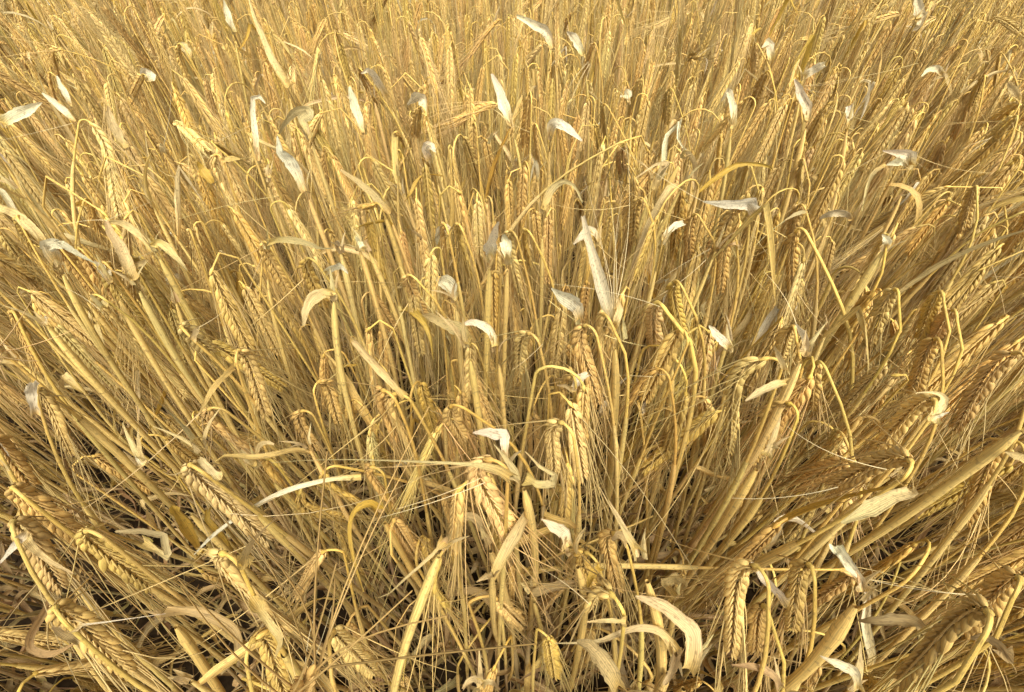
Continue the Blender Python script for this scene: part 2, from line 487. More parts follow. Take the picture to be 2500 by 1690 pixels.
def filler(x, y, far, hs=1.0):
    p = Plant()
    p.hero = None
    p.foot = np.array([x, y, 0.0])
    h = float(np.clip(rng.normal(0.665, 0.035), 0.56, 0.73)) if rng.random() < 0.56 else rng.uniform(0.42, 0.62)
    if y < 0.16: h *= rng.uniform(0.68, 0.98)
    h *= hs
    p.az = rng.uniform(0, 2 * pi)
    lean = rng.normal(0, 0.055, 2) + np.array([x * 0.035, 0.0])
    r = rng.random()
    p.droop = rng.uniform(2.85, 3.25) if r < 0.84 else rng.uniform(2.2, 2.85) if r < 0.95 else rng.uniform(1.0, 2.2) if r < 0.98 else rng.uniform(0.1, 0.4)
    if math.hypot(x, y) < 0.75 and p.droop < 2.45 and rng.random() < 0.95: p.droop = rng.uniform(2.5, 3.1)
    hd = np.array([sin(p.az), cos(p.az), 0.0])
    R = rng.uniform(0.0035, 0.012) if rng.random() < 0.80 else rng.uniform(0.014, 0.045)
    n0, n1 = [(9, 9), (8, 7), (5, 5)][far]
    zt = h - R
    t = np.linspace(0, 1, n0)
    bow = rng.normal(0, 0.018, 2)
    A = np.stack([x + lean[0] * zt * t + bow[0] * np.sin(t * pi), y + lean[1] * zt * t + bow[1] * np.sin(t * pi), zt * t], 1)
    if far < 2 and rng.random() < 0.4: n1 = int(rng.integers(2, 4))     # a kinked neck rather than a round one
    th = np.linspace(0, p.droop, n1 + 1)[1:] * (1 + rng.normal(0, 0.04, n1)); th[-1] = p.droop
    arc = A[-1] + R * ((1 - np.cos(th))[:, None] * hd + np.sin(th)[:, None] * np.array([lean[0], lean[1], 1.0]))
    p.P = np.vstack([A, arc])
    p.T0 = nrm(hd * sin(p.droop) + np.array([0, 0, 1.0]) * cos(p.droop))
    L = rng.uniform(0.076, 0.11)
    sag = np.array([0, 0, -1.0]) * 0.35 * L * (abs(sin(p.droop)))
    p.base = p.P[-1]
    p.tip = p.base + nrm(p.T0 * L + sag) * L
    p.S0 = rot(nrm(np.cross(CP - p.base, p.tip - p.base)), nrm(p.tip - p.base), rng.normal(0, 0.75))
    r = rng.random()
    p.tone = 'straw' if r < 0.5 else 'pale' if r < 0.72 else 'gold' if r < 0.9 else 'brown'
    p.sheath = rng.uniform(0.66, 0.90)
    p.rs = rng.uniform(0.0018, 0.0028); p.r = rng.uniform(0.0011, 0.0015); p.goldness = rng.random() * 0.6
    p.size = rng.uniform(1.12, 1.34); p.awn_len = rng.uniform(0.11, 0.155); p.stray = 0.08
    if rng.random() < 0.075:                            # ear lost: a bare sheath that ends in a frayed leaf
        p.tip = None; p.P = A if far == 2 else spline(A, 12); p.base = p.P[-1]; p.sheath = 0.985; p.rs *= 1.1
    p.leaves = []
    s = arclen(p.P); f = s / s[-1]
    at = lambda q: np.array([np.interp(q, f, p.P[:, k]) for k in range(3)])
    p.flag = None
    if p.tip is None or rng.random() < (0.38 if far < 2 else 0.32):
        k = rng.choice(['broken', 'arch', 'hang', 'erect', 'curl'], p=[0.34, 0.18, 0.22, 0.14, 0.12])
        tone = rng.choice(['white', 'pale', 'straw', 'gold'], p=[0.10, 0.36, 0.42, 0.12])
        p.flag = (str(k), str(tone))
        p.leaves.append(make_leaf(at(p.sheath - 0.01), rng.uniform(0, 2 * pi), k, rng.uniform(0.06, 0.17), rng.uniform(0.0055, 0.0095), tone, [12, 10, 7][far]))
    if far < 2:
        for _ in range(rng.integers(1, 3)):
            p.leaves.append(make_leaf(at(rng.uniform(0.12, 0.52)), rng.uniform(0, 2 * pi), rng.choice(['curl', 'hang', 'arch', 'broken'], p=[.2, .4, .15, .25]), rng.uniform(0.07, 0.17),
                                      rng.uniform(0.005, 0.010), rng.choice(['brown', 'dull', 'straw']), [11, 9, 6][far]))
    return p


def samples(p):
    pts = [p.P[::1]]
    if p.tip is not None: pts.append(p.base + (p.tip - p.base) * np.linspace(0, 1, 12)[:, None])
    return np.vstack(pts)


def realise(p, lod, bufs):
    """write one stalk into buffers: bufs['stem'], ['sheath'], ['ear'], ['beard'], and leaves through bufs['leaf'](i)"""
    new_tint()
    stem_parts(bufs['stem'], bufs['sheath'], bufs.get('low', bufs['sheath']), p.P, p.sheath, p.r, p.rs, lod, p.goldness, p.tip is None)
    if p.tip is None and lod < 2:                       # frayed mouth of the sheath
        d = nrm(p.P[-1] - p.P[-3])
        for _ in range(3):
            l = rng.uniform(0.008, 0.026); s0 = nrm(np.cross(d, rng.normal(0, 1, 3)))
            t = np.linspace(0, 1, 5)[:, None]
            Q = p.P[-1] - d * 0.006 + s0 * p.rs * 0.6 + d * l * t + s0 * l * rng.uniform(-0.2, 0.8) * t ** 2
            ribbon(bufs['sheath'], Q, rng.uniform(0.002, 0.0045) * np.array([1, 1, .8, .5, .1]), np.repeat(np.cross(d, s0)[None], 5, 0), vary(PALE, .08), 0.4, 3)
    if p.tip is not None:
        ear(bufs['ear'], bufs['beard'], p.base, p.T0, p.tip, p.S0, p.tone, lod, p.size, p.awn_len, p.stray)
    for i, l in enumerate(p.leaves):
        n = len(l['P'])
        a, b = vary(LEAFTONE[l['tone']], 0.07), vary(LEAFTONE[l['tone']] * 0.93, 0.09)
        col = a[None] + (b - a)[None] * np.linspace(0, 1, n)[:, None]
        if l['tone'] in ('white', 'pale') and l['kind'] != 'low':
            g = np.clip(np.linspace(0, 1, n) / 0.3, 0, 1)[:, None]
            col = vary(SHEATH, 0.05)[None] * (1 - g) + col * g
        ribbon(bufs['leaf'](i), l['P'], l['W'], l['side'], col, l['curl'], [9, 5, 3][lod])
    for (b0, d0, L0, c0) in getattr(p, 'extra_awns', []):
        awns(bufs['beard'], b0[None], d0[None], np.array([L0]), c0[None], np.array([0.76, 0.62, 0.34]), r0=0.00026, stations=11)


# ------------------------------------------------------------------ stalks measured in the photograph
HEROES = []


def chaikin(P, X, it):
    for _ in range(it):
        Q, Y = [P[0]], [X[0]]
        for i in range(len(P) - 1):
            for w in (0.25, 0.75):
                if (i == 0 and w == 0.25) or (i == len(P) - 2 and w == 0.75): continue
                Q.append(P[i] * (1 - w) + P[i + 1] * w); Y.append(X[i] * (1 - w) + X[i + 1] * w)
        Q.append(P[-1]); Y.append(X[-1])
        P, X = Q, Y
    return P, X


def hero(q, label, mark, stem, ear_tip=None, z=0.70, L=0.086, tone='straw', leaves=(), sheath=0.5, rs=0.0022, roll=None, awn=None, ear_z=None, r=0.00125, gold=0.6,
         stray=0.07, spike=None, size=1.10, awn_len=0.135):
    """stem: pixels from low to neck (in quarter q); ear_tip: pixel of the ear's end; leaves: (pixels from base, width px, tone[, sharp])"""
    p = Plant()
    p.hero = label; p.mark = mark
    px = [nat(q, s) for s in stem]
    zs = [s[2] if len(s) > 2 else None for s in stem]
    # the ear first: lift the neck until the ear is as long in space as in the picture
    tip = None
    if ear_tip is not None:
        te = nat(q, ear_tip); d = ray(*te)
        for _ in range(40):
            b = at_z(*px[-1], z)
            o = CP - b; bq = d @ o; disc = bq * bq - (o @ o - L * L)
            if disc >= 0: break
            z += 0.006
            if z > 0.86: break
        disc = max(disc, 0)
        t = -bq + math.sqrt(disc)
        t2 = -bq - math.sqrt(disc)
        tip = CP + d * t
        if ear_z == 'up': tip = CP + d * t2
    pts = [at_z(*px[-1], zs[-1] if zs[-1] is not None else z)]
    down = np.array([0, 0, -1.0])
    for k in range(len(px) - 2, -1, -1):
        Q = pts[-1]; d = ray(*px[k])
        if zs[k] is not None:
            pts.append(at_z(*px[k], zs[k])); continue
        # closest point of this ray to the plumb line through Q (allowing a light lean)
        ax = nrm(np.array([-Q[0] * 0.05, 0.0, -1.0]))
        w0 = CP - Q; b_ = d @ ax; den = 1 - b_ * b_
        if den > 0.01:
            t = (b_ * (ax @ w0) - d @ w0) / den
            X = CP + d * t
        else:
            X = at_z(*px[k], Q[2] - 0.10)
        zz = min(max(X[2], 0.06, Q[2] - 0.34), Q[2] + 0.05)
        X = at_z(*px[k], zz)
        pts.append(X)
    low = pts[-1]
    seg = low - (pts[-2] if len(pts) > 1 else low + np.array([0, 0, 0.1]))
    hz = seg[:2] / max(-seg[2], 0.08)
    m = np.linalg.norm(hz)
    if m > 0.45: hz *= 0.45 / m
    foot = np.array([low[0] + hz[0] * low[2] * 0.8, low[1] + hz[1] * low[2] * 0.8, 0.0])
    path = [foot] + pts[::-1] if low[2] > 0.08 else [foot] + pts[::-1][1:]
    Q = spline(path, 90)
    for _ in range(160):
        Q[1:-1] += 0.5 * (0.5 * (Q[:-2] + Q[2:]) - Q[1:-1])
    p.P = spline(Q[::3].tolist() + [Q[-1]], 30)
    p.foot = foot
    p.base = p.P[-1]; p.T0 = nrm(p.P[-1] - p.P[-3]); p.tip = tip
    if tip is not None and p.T0 @ nrm(tip - p.base) < -0.2:                     # a hooked neck: round the top
        a = p.base; u = p.T0; v = nrm(tip - a)
        side = nrm(v - u * (u @ v)) if abs(u @ v) < 0.98 else nrm(np.cross(u, [0.3, 0.6, 0.1]))
        Rn = 0.006
        hook = [a + Rn * (u * sin(th) + side * (1 - cos(th))) for th in np.linspace(0.5, 2.4, 5)]
        p.P = np.vstack([p.P, hook]); p.base = p.P[-1]; p.T0 = nrm(p.P[-1] - p.P[-2])
    view = nrm(CP - p.base)
    p.S0 = np.cross(view, nrm((tip if tip is not None else p.base + UP) - p.base))
    rl = rng.choice([0.15, -0.3, 0.4, 1.2, 1.5]) if roll is None else roll
    if tip is not None: p.S0 = rot(nrm(p.S0), nrm(tip - p.base), rl)
    if tip is not None:
        ll = arclen(p.P)[-1]
        sheath = max(sheath, 1 - (0.24 if sheath <= .25 else 0.17 if sheath <= .36 else 0.11) / ll)
    p.tone = tone; p.sheath = sheath; p.rs = rs * 1.12; p.r = r * 1.1; p.goldness = gold * 0.55; p.size = size; p.awn_len = awn_len; p.stray = stray
    p.leaves = []; p.flag = None; p.droop = 2.8; p.az = 0
    sx, sy, sdp = project(p.P)
    for lf in leaves:
        lp, lw, lt = lf[:3]; sharp = lf[3] if len(lf) > 3 else 1
        n0 = nat(q, lp[0])
        i = int(np.argmin((sx - n0[0]) ** 2 + (sy - n0[1]) ** 2))
        dep = sdp[i] - 0.004
        if not hasattr(lw, '__len__'):
            lw = [lw * f for f in np.interp(np.linspace(0, 1, len(lp)), [0, 0.3, 0.75, 1], [0.55, 1, 0.85, 0.15])]
        P3, X = [], []
        slope = rng.normal(0, 0.012)
        for k, a in enumerate(lp):
            dz = a[2] if len(a) > 2 else slope * k
            P3.append(at_depth(*nat(q, a), dep + dz)); X.append(lw[k] * SC / FPX * (dep + dz))
        if sharp:
            P3, X = chaikin(P3, X, sharp)
            P3 = np.array(P3); X = np.array(X); s = arclen(P3)
            qq = np.linspace(0, s[-1], 20)
        else:                                          # a crisp fold: keep the corners
            P3 = np.array(P3); X = np.array(X); s = arclen(P3)
            qq = np.unique(np.concatenate([np.linspace(s[k], s[k + 1], 6) for k in range(len(s) - 1)]))
        m = len(qq)
        P = np.stack([np.interp(qq, s, P3[:, k]) for k in range(3)], 1); W = np.interp(qq, s, X)
        W[0] = max(W[0], 2.6 * p.rs); W[1] = max(W[1], 2.4 * p.rs); W[2] = max(W[2], 2.0 * p.rs) if lt != 'gold' else W[2]
        P += nrm(CP - P[0]) * (0.0035 * np.sin(np.linspace(0, rng.uniform(4, 9), m) + rng.uniform(0, 6)) * np.linspace(0, 1, m))[:, None]
        T = np.gradient(P, axis=0); T /= np.maximum(np.linalg.norm(T, axis=1, keepdims=True), 1e-9)
        side = np.cross(T, CP - P)
        tw0, tw1 = rng.normal(0, 0.3), rng.normal(0, 0.45)
        side = np.array([rot(nrm(side[j]), T[j], tw0 + (tw1 - tw0) * j / m) for j in range(m)])
        p.leaves.append(dict(P=P, W=W * 0.82, side=side, tone=lt, curl=np.interp(np.linspace(0, 1, m), [0, .2, .7, 1], [0.85, rng.uniform(.1, .3), rng.uniform(.05, .35), rng.uniform(.1, .5)]), kind='flag'))
    p.extra_awns = []
    for (a, b) in (awn or []):
        A = at_depth(*nat(q, a), project(p.base)[2][0] - 0.006)
        Bp = at_depth(*nat(q, b), project(p.base)[2][0] - 0.006 + rng.normal(0, 0.02))
        dv = Bp - A; ll = np.linalg.norm(dv); dv = dv / ll
        c = np.cross(dv, nrm(rng.normal(0, 1, 3))) * rng.uniform(0.14, 0.34)
        p.extra_awns.append((A, dv - c, ll, c))
    # two withered leaves low on the stalk
    for _ in range(2):
        f = arclen(p.P) / arclen(p.P)[-1]; qv = rng.uniform(0.1, 0.35)
        O = np.array([np.interp(qv, f, p.P[:, k]) for k in range(3)])
        p.leaves.append(make_leaf(O, rng.uniform(0, 2 * pi), rng.choice(['curl', 'hang', 'arch']), rng.uniform(0.07, 0.14), rng.uniform(0.004, 0.008), rng.choice(['brown', 'dull']), 11))
    HEROES.append(p)
    return p

H = hero
# ---- lower left quarter
H('C', 'straw stalk with a long plump ear slanting down along the left margin', 'the long ear at the left margin', [(620, 1060), (460, 965), (210, 800), (125, 700)], (440, 930), tone='straw', L=.095, roll=.2, sheath=.62)
H('C', 'stalk with a plump ear cut by the left edge above the long slanting ear', 'the plump ear cut by the left edge', [(170, 790), (40, 640), (-20, 560), (-5, 480)], (150, 640), tone='straw', L=.09, roll=.2)
H('C', 'stalk with a deep golden ear and a hooked yellow neck beside the flat bent leaf', 'the deep golden ear', [(700, 1060), (620, 960), (575, 890), (530, 850), (485, 880)], (690, 1095), tone='gold', L=.085, roll=.3, sheath=.4, leaves=[([(640, 890), (742, 862), (640, 838), (525, 842)][0:1] + [(768, 960), (742, 862), (640, 838), (525, 842)], [14, 34, 36, 30, 16], 'pale', 0)])
H('C', 'stalk with a dull ear hanging below a white leaf edge at the left border', 'the dull ear at the left border', [(260, 1250), (190, 1100), (60, 930), (75, 880)], (285, 1105), tone='brown', L=.085, leaves=[([(110, 850), (60, 915), (0, 985)], [30, 34, 12], 'white', 0)])
H('C', 'stalk with a long fat pale ear hugging its own slanting yellow stem', 'the long ear hugging its yellow stem', [(1800, 1240), (1500, 1020), (1195, 768), (1010, 612), (945, 590)], (1225, 890), tone='pale', L=.1, roll=.15, sheath=.72, gold=1, z=.72, leaves=[([(1000, 600), (950, 560), (905, 510)], [20, 42, 34], 'pale', 0)])
H('C', 'withered upright stalk with a shrivelled pointed tip and one long bristle', 'the shrivelled pointed tip', [(1400, 990), (1180, 770), (1000, 610), (930, 500), (890, 440)], None, leaves=[([(890, 440), (862, 402), (790, 320), (712, 248)], [34, 30, 7, 3], 'pale')], sheath=.9, rs=.003, z=.74)
H('C', 'withered stalk with a broad flat golden leaf lying down its stem', 'the broad flat golden leaf', [(1080, 980), (940, 830), (790, 700), (660, 560), (625, 515)], None, leaves=[([(785, 735), (850, 830), (905, 925)], [30, 66, 20], 'gold'), ([(640, 540), (612, 498)], [22, 6], 'white')], sheath=.9, rs=.0024, gold=1)
H('C', 'stalk with a beaded ear and a pale pointed husk sticking up from its top', 'the ear with the pointed husk', [(1370, 1530), (1240, 1330), (1130, 1180), (1092, 1080), (1095, 1010)], (1315, 1295), tone='pale', L=.092, roll=1.3, sheath=.70, rs=.0032, z=.72, leaves=[([(1100, 995), (1118, 930), (1150, 880), (1230, 800), (1312, 735)], [24, 46, 18, 4, 2], 'pale'), ([(1150, 1150), (1210, 1240), (1280, 1330), (1250, 1420)], 44, 'pale')])
H('C', 'short stalk with a fat golden ear hooked over at the bottom edge', 'the fat golden ear at the bottom', [(1110, 1600), (1085, 1550), (1082, 1500), (1120, 1450)], (1290, 1560), tone='gold', L=.075, roll=.2, z=.66, sheath=.1)
H('C', 'pale upright ear pointing its bristles up from the bottom edge', 'the upright ear at the bottom edge', [(1420, 1640), (1400, 1610)], (1385, 1500), tone='pale', L=.06, z=.70, ear_z='up', awn=[((1385, 1500), (1440, 1190)), ((1395, 1500), (1505, 1180))], sheath=.2)
H('C', 'stalk with a frosted pale ear below a short blunt sheath in the lower corner', 'the frosted ear in the lower corner', [(640, 1570), (480, 1420), (350, 1340), (275, 1275), (310, 1270)], (600, 1490), tone='brown', L=.09, roll=.1, leaves=[([(350, 1340), (280, 1300), (240, 1270)], [40, 44, 24], 'dull', 0), ([(330, 1270), (430, 1260), (750, 1215)], [20, 8, 2], 'white')], sheath=.75)
H('C', 'stalk with a broad brownish leaf bent over like a crook near the dark soil', 'the crooked brownish leaf', [(1000, 1600), (950, 1420), (850, 1310), (750, 1210)], None, leaves=[([(745, 1195), (900, 1200), (1010, 1240), (1090, 1310), (1080, 1400), (1000, 1490)], [24, 56, 62, 50, 40, 18], 'dull', 2)], sheath=.97, rs=.0032, z=.62)
H('C', 'long pale blade arching flat across the stems above the dark gap', 'the long blade arching across', [(2010, 622, .54), (1800, 594, .60), (1600, 590, .63)], None, leaves=[([(1640, 590), (1500, 600), (1290, 652), (1070, 780), (950, 870), (875, 950)], [16, 26, 28, 18, 22, 4], 'white', 2)], sheath=.9, z=.63)
H('C', 'straight leaning stalk with its leaf snapped over and trailing down', 'the snapped stalk with trailing leaf', [(1765, 1560), (1850, 1320), (1930, 1120), (2020, 880)], None, leaves=[([(2022, 878), (1960, 950), (1840, 1055), (1770, 1120), (1718, 1142)], [22, 20, 14, 8, 3], 'pale', 0)], sheath=.98, rs=.0030, z=.70)
H('C', 'stalk with a slim golden ear showing one row of beads', 'the slim beaded golden ear', [(2120, 1480), (2110, 1200), (2085, 960), (2040, 915)], (2035, 1195), tone='gold', L=.085, roll=1.5, z=.64)
H('C', 'central stalk with a broad pale ear under a long white flag leaf streaming sideways', 'the ear under the streaming flag', [(2265, 1340), (2290, 900), (2330, 640), (2320, 560), (2305, 575)], (2330, 890), tone='pale', L=.088, roll=.1, z=.74, sheath=.6, leaves=[([(2324, 600), (2240, 550), (2130, 535), (1800, 520), (1500, 515), (1240, 530)], [16, 46, 20, 9, 6, 3], 'pale', 1)], awn=[((2180, 600), (1800, 740)), ((2200, 620), (1720, 780))])
H('C', 'stalk with a tall pale ear beside a curved hanging leaf, below its crumpled top', 'the ear beside the curved leaf', [(1240, 560), (1150, 350), (1050, 120), (1075, 85)], (1210, 320), tone='pale', L=.085, roll=.4, leaves=[([(1070, 95), (1020, 130), (960, 200), (908, 302)], [26, 30, 34, 10], 'straw', 2)], z=.70)
H('C', 'yellow stemmed stalk carrying two forked ears under a pale sheath', 'the forked pair of ears', [(2095, 690), (2010, 500), (1955, 360), (1905, 265), (1865, 250)], (1850, 450), tone='straw', L=.075, gold=1, z=.71, sheath=.45)
H('C', 'stalk with a drooping ear tight below a broad pale slanting sheath', 'the broad pale slanting sheath', [(1900, 520), (1890, 330), (1840, 225), (1800, 255)], (1800, 440), tone='straw', L=.075, z=.71, leaves=[([(1840, 232), (1750, 140), (1660, 40), (1610, -20)], [22, 46, 42, 30], 'pale')], sheath=.3)
H('C', 'stalk with a short ear under a white folded leaf shaped like a roof', 'the roof shaped white leaf', [(2330, 760), (2300, 600), (2290, 520)], None, leaves=[([(2290, 530), (2292, 450), (2285, 405), (2210, 390), (2145, 392)], [24, 44, 66, 50, 8], 'white', 0)], z=.72, sheath=.9)
H('C', 'stalk with two short overlapping ears on a yellow hook above the roof shaped leaf', 'the overlapping ears on a yellow hook', [(2420, 520), (2324, 400), (2260, 320), (2170, 280), (2120, 290)], (2105, 430), tone='pale', L=.07, gold=1, z=.71, sheath=.3)
H('C', 'tall thick vertical straw rising bare through the thicket', 'the tall bare vertical straw', [(1575, 600), (1560, 400), (1545, 200), (1530, 0), (1512, -220)], None, sheath=.99, rs=.0030, z=.66, leaves=[([(1512, -220), (1470, -235), (1410, -190), (1375, -120)], [10, 34, 30, 10], 'pale', 2)])
H('C', 'stalk with a slender ear on a long yellow bow of bare stem', 'the long yellow bow', [(1480, 700), (1395, 600), (1265, 455), (1150, 345), (1030, 298)], (1175, 510), tone='straw', L=.085, gold=1, sheath=.25, z=.68)
H('C', 'stalk with a withered ear whose crumpled top leans on the yellow bow', 'the crumpled leaning top', [(1400, 780), (1260, 640), (1150, 530)], None, leaves=[([(1155, 540), (1120, 510), (1092, 470)], [36, 40, 10], 'pale', 1), ([(1170, 520), (1165, 455), (1210, 435), (1245, 445)], [16, 26, 24, 10], 'pale', 2)], sheath=.95, z=.66)
H('C', 'stalk with a small ear on a curved golden stem beneath the arching blade', 'the small ear beneath the blade', [(1505, 1010), (1460, 850), (1405, 680), (1330, 580), (1265, 550)], (1325, 690), tone='gold', L=.07, gold=1, sheath=.3, z=.64)
H('C', 'stalk with a dark gold ear lying under the arching blade', 'the dark gold ear under the blade', [(1750, 900), (1600, 720), (1500, 560), (1440, 540), (1420, 620)], (1575, 790), tone='gold', L=.075, z=.60)
H('C', 'stalk with a slim golden ear hanging from a fine horizontal neck', 'the slim ear on a fine neck', [(1960, 650, .52), (1690, 570, .62), (1600, 530, .64), (1535, 545, .63)], (1640, 720), tone='gold', L=.075, z=.63, sheath=.2, gold=1)
H('C', 'stalk whose yellow leaf hoops over and drips a thin dry strip', 'the hooping yellow leaf', [(1990, 1200), (1870, 1030), (1790, 880), (1720, 750)], None, leaves=[([(1725, 750), (1690, 710), (1630, 725), (1580, 790), (1600, 960), (1650, 1120)], [40, 44, 36, 22, 18, 6], 'gold', 2)], sheath=.97, rs=.0030, z=.64, gold=1)
H('C', 'stalk with a brownish ear hanging beside a thin golden bent neck', 'the ear by the thin bent neck', [(1790, 830), (1760, 720), (1740, 640), (1745, 590)], (1830, 780), tone='brown', L=.075, z=.62, sheath=.15, gold=1)
H('C', 'stalk with a greyish ear behind the small white cup shaped leaf', 'the small white cup shaped leaf', [(330, 700), (240, 500), (160, 330), (175, 260)], (330, 490), tone='brown', L=.08, leaves=[([(160, 315), (145, 240), (135, 175)], [18, 44, 66], 'white', 0)], z=.70)
H('C', 'very long pale sheath slanting from the left edge through the thicket', 'the long slanting sheath', [(950, 900), (620, 560), (380, 330), (180, 165), (30, 45)], (-60, 0), L=.06, ear_z='up', sheath=.9, rs=.0029, z=.72, tone='pale')
H('C', 'stalk with a mottled grey brown leaf bowed like an arch in the middle bottom', 'the mottled bowed leaf', [(2330, 1330), (2310, 1180), (2250, 960), (2190, 840)], None, leaves=[([(2230, 900), (2180, 800), (2130, 765), (2080, 800), (2030, 880)], [44, 46, 44, 36, 16], 'dull', 2)], sheath=.95, rs=.0032, z=.66)
H('C', 'stalk with curled papery leaves low beside the slim beaded ear', 'the curled papery leaves', [(2300, 1560), (2290, 1350), (2270, 1200)], None, leaves=[([(2280, 1240), (2230, 1150), (2150, 1100), (2060, 1130)], [46, 56, 52, 16], 'dull', 2)], sheath=.95, z=.50)
H('C', 'stalk with a small curly ear end beside a bent sheath high in the thicket', 'the small ear with curled bracts', [(1560, 640), (1500, 420), (1460, 320), (1425, 320)], (1435, 480), tone='brown', L=.07, z=.60)
H('C', 'stalk with a short fat brown ear tucked in the shade of the vertical straw', 'the brown ear by the vertical straw', [(1480, 420), (1440, 280), (1400, 200), (1425, 215)], (1540, 350), tone='brown', L=.075, z=.62)
H('C', 'low stalk with an ear lying flat over the dark soil gap', 'the ear lying over the soil', [(1010, 880, .30), (900, 955, .44), (880, 985, .45)], (1085, 1055), tone='brown', L=.08, z=.45, sheath=.2, gold=1)
H('C', 'stalk with a pale ear with a dark seam near the left edge, mid height', 'the pale ear with a dark seam', [(260, 240), (150, 60), (60, -80), (85, -110)], (185, 110), tone='straw', L=.085, z=.70)
H('C', 'stalk with a loosely twisted grey leaf dropping to the left bottom corner', 'the loosely twisted leaf', [(420, 1500), (330, 1300), (240, 1140)], None, leaves=[([(240, 1140), (190, 1230), (140, 1310), (130, 1380), (230, 1410), (345, 1345)], [20, 34, 40, 40, 34, 8], 'dull', 2)], sheath=.95, z=.55)
H('C', 'tall stalk with a long bare stem crossing the left side, ear lost at the edge', 'the stem crossing the left side', [(470, 1260), (300, 1040), (110, 820), (20, 620), (0, 540)], None, sheath=.96, rs=.0026, z=.70, leaves=[([(60, 760), (110, 860), (190, 960), (330, 1030)], [30, 52, 30, 10], 'pale')])
H('C', 'stalk with a crooked pale top at the bottom edge', 'the crooked top at the bottom edge', [(2200, 1640), (2180, 1540)], None, leaves=[([(2185, 1560), (2165, 1505), (2125, 1520), (2100, 1560)], [24, 34, 30, 14], 'pale', 1), ([(2180, 1530), (2230, 1520), (2270, 1560)], [20, 30, 8], 'pale', 1)], sheath=.9, z=.62)
# ---- lower right quarter
H('D', 'stalk with a short broad ear on a shepherd crook neck in the middle', 'the shepherd crook ear', [(280, 970), (330, 720), (352, 500), (335, 440), (280, 415)], (190, 560), tone='pale', L=.075, roll=.1, z=.71, sheath=.55, gold=.3)
H('D', 'stalk with a massive pale ear curving down beside a bundle of pale sheaths', 'the massive pale ear', [(900, 830), (1110, 480), (1215, 260), (1240, 130), (1225, 100)], (980, 480), tone='pale', L=.105, roll=.2, z=.73, leaves=[([(1240, 120), (1215, 50), (1190, 0)], [20, 34, 8], 'pale'), ([(1255, 165), (1200, 170), (1130, 205), (1060, 250)], [30, 44, 46, 10], 'pale')])
H('D', 'thick pale sheath, first of the slanting bundle, ending in a ragged top', 'the ragged slanting sheath', [(730, 1030), (900, 790), (1100, 520), (1230, 300), (1320, 80), (1340, 0)], None, sheath=.98, rs=.0030, z=.73, leaves=[([(1330, 40), (1345, -10), (1335, -50)], [20, 30, 8], 'pale')])
H('D', 'thick pale sheath lying against the ragged one, opened along its edge', 'the opened slanting sheath', [(860, 960), (1000, 740), (1130, 520), (1190, 430)], None, sheath=.95, rs=.0030, z=.69, leaves=[([(1150, 500), (1180, 450), (1195, 435)], [30, 40, 10], 'pale', 0)])
H('D', 'stalk with a golden ear nodding beside the slanting sheath bundle', 'the nodding ear by the bundle', [(880, 1010), (1080, 760), (1230, 600), (1320, 470), (1332, 380), (1295, 330)], (1080, 540), tone='straw', L=.09, rs=.0032, sheath=.72, z=.68, gold=1)
H('D', 'stalk with a big dark seamed ear lying level above a spotted white leaf', 'the level ear over the spotted leaf', [(1150, 970), (1450, 860), (1720, 720), (1790, 650), (1765, 610)], (1440, 640), tone='brown', L=.095, roll=.25, z=.74, sheath=.85, rs=.0030, leaves=[([(1800, 625), (1815, 660), (1740, 680), (1620, 740), (1500, 800)], [24, 54, 70, 84, 20], 'pale', 0)], awn=[((1700, 560), (1250, 365)), ((1480, 640), (1000, 690))])
H('D', 'stalk with a long seamed ear under a peeling sheath tip on the right', 'the ear under the peeling tip', [(1700, 600), (1800, 480), (1900, 360), (1905, 320)], (1640, 480), tone='brown', L=.088, roll=.3, z=.72, rs=.003, leaves=[([(1905, 340), (1950, 280), (1965, 225), (1900, 208), (1830, 215)], [40, 50, 30, 14, 4], 'pale', 1), ([(1910, 330), (1985, 300)], [26, 6], 'white')])
H('D', 'stalk with a very long dark ear reaching in from the right edge', 'the very long dark ear', [(2380, 380), (2390, 150), (2340, 90)], (2010, 380), tone='brown', L=.1, roll=.2, z=.73)
H('D', 'stalk with a shaded brown ear slanting in from the right edge', 'the shaded brown ear', [(2380, 700), (2400, 500), (2330, 500)], (2060, 800), tone='brown', L=.095, roll=.3, z=.68, leaves=[([(2350, 520), (2290, 495), (2240, 480)], [44, 50, 16], 'pale', 1)])
H('D', 'stalk with a hanging ear on a long yellow bent neck, right of the centre', 'the ear on the long yellow neck', [(1590, 640), (1570, 470), (1530, 220), (1480, 125), (1430, 115)], (1360, 290), tone='straw', L=.08, gold=1, sheath=.35, z=.70)
H('D', 'thick stemmed stalk with a nodding frayed ear at its side', 'the nodding frayed ear', [(630, 720), (690, 450), (745, 250), (742, 80), (728, 10)], None, sheath=.97, rs=.0030, z=.68)
H('D', 'short ear with frayed pale bracts nodding beside the thick stem', 'the frayed pale bracts', [(760, 500), (770, 300), (745, 180), (715, 150)], (530, 260), tone='brown', L=.075, z=.69, awn=[((640, 140), (455, 130)), ((700, 130), (560, 75))])
H('D', 'straight stalk whose ear hangs like a plumb line in the centre', 'the ear hanging like a plumb line', [(480, 560), (470, 260), (425, -30), (400, -60), (385, -45)], (390, 270), tone='straw', L=.09, roll=.1, z=.72)
H('D', 'tall thin yellow stem bowing from above the centre, jointed halfway', 'the tall jointed yellow stem', [(615, 1120), (612, 700), (605, 300), (560, 100), (500, -60)], None, sheath=.62, rs=.0026, z=.70, gold=1, leaves=[([(608, 310), (595, 280), (612, 250)], [16, 26, 8], 'white')])
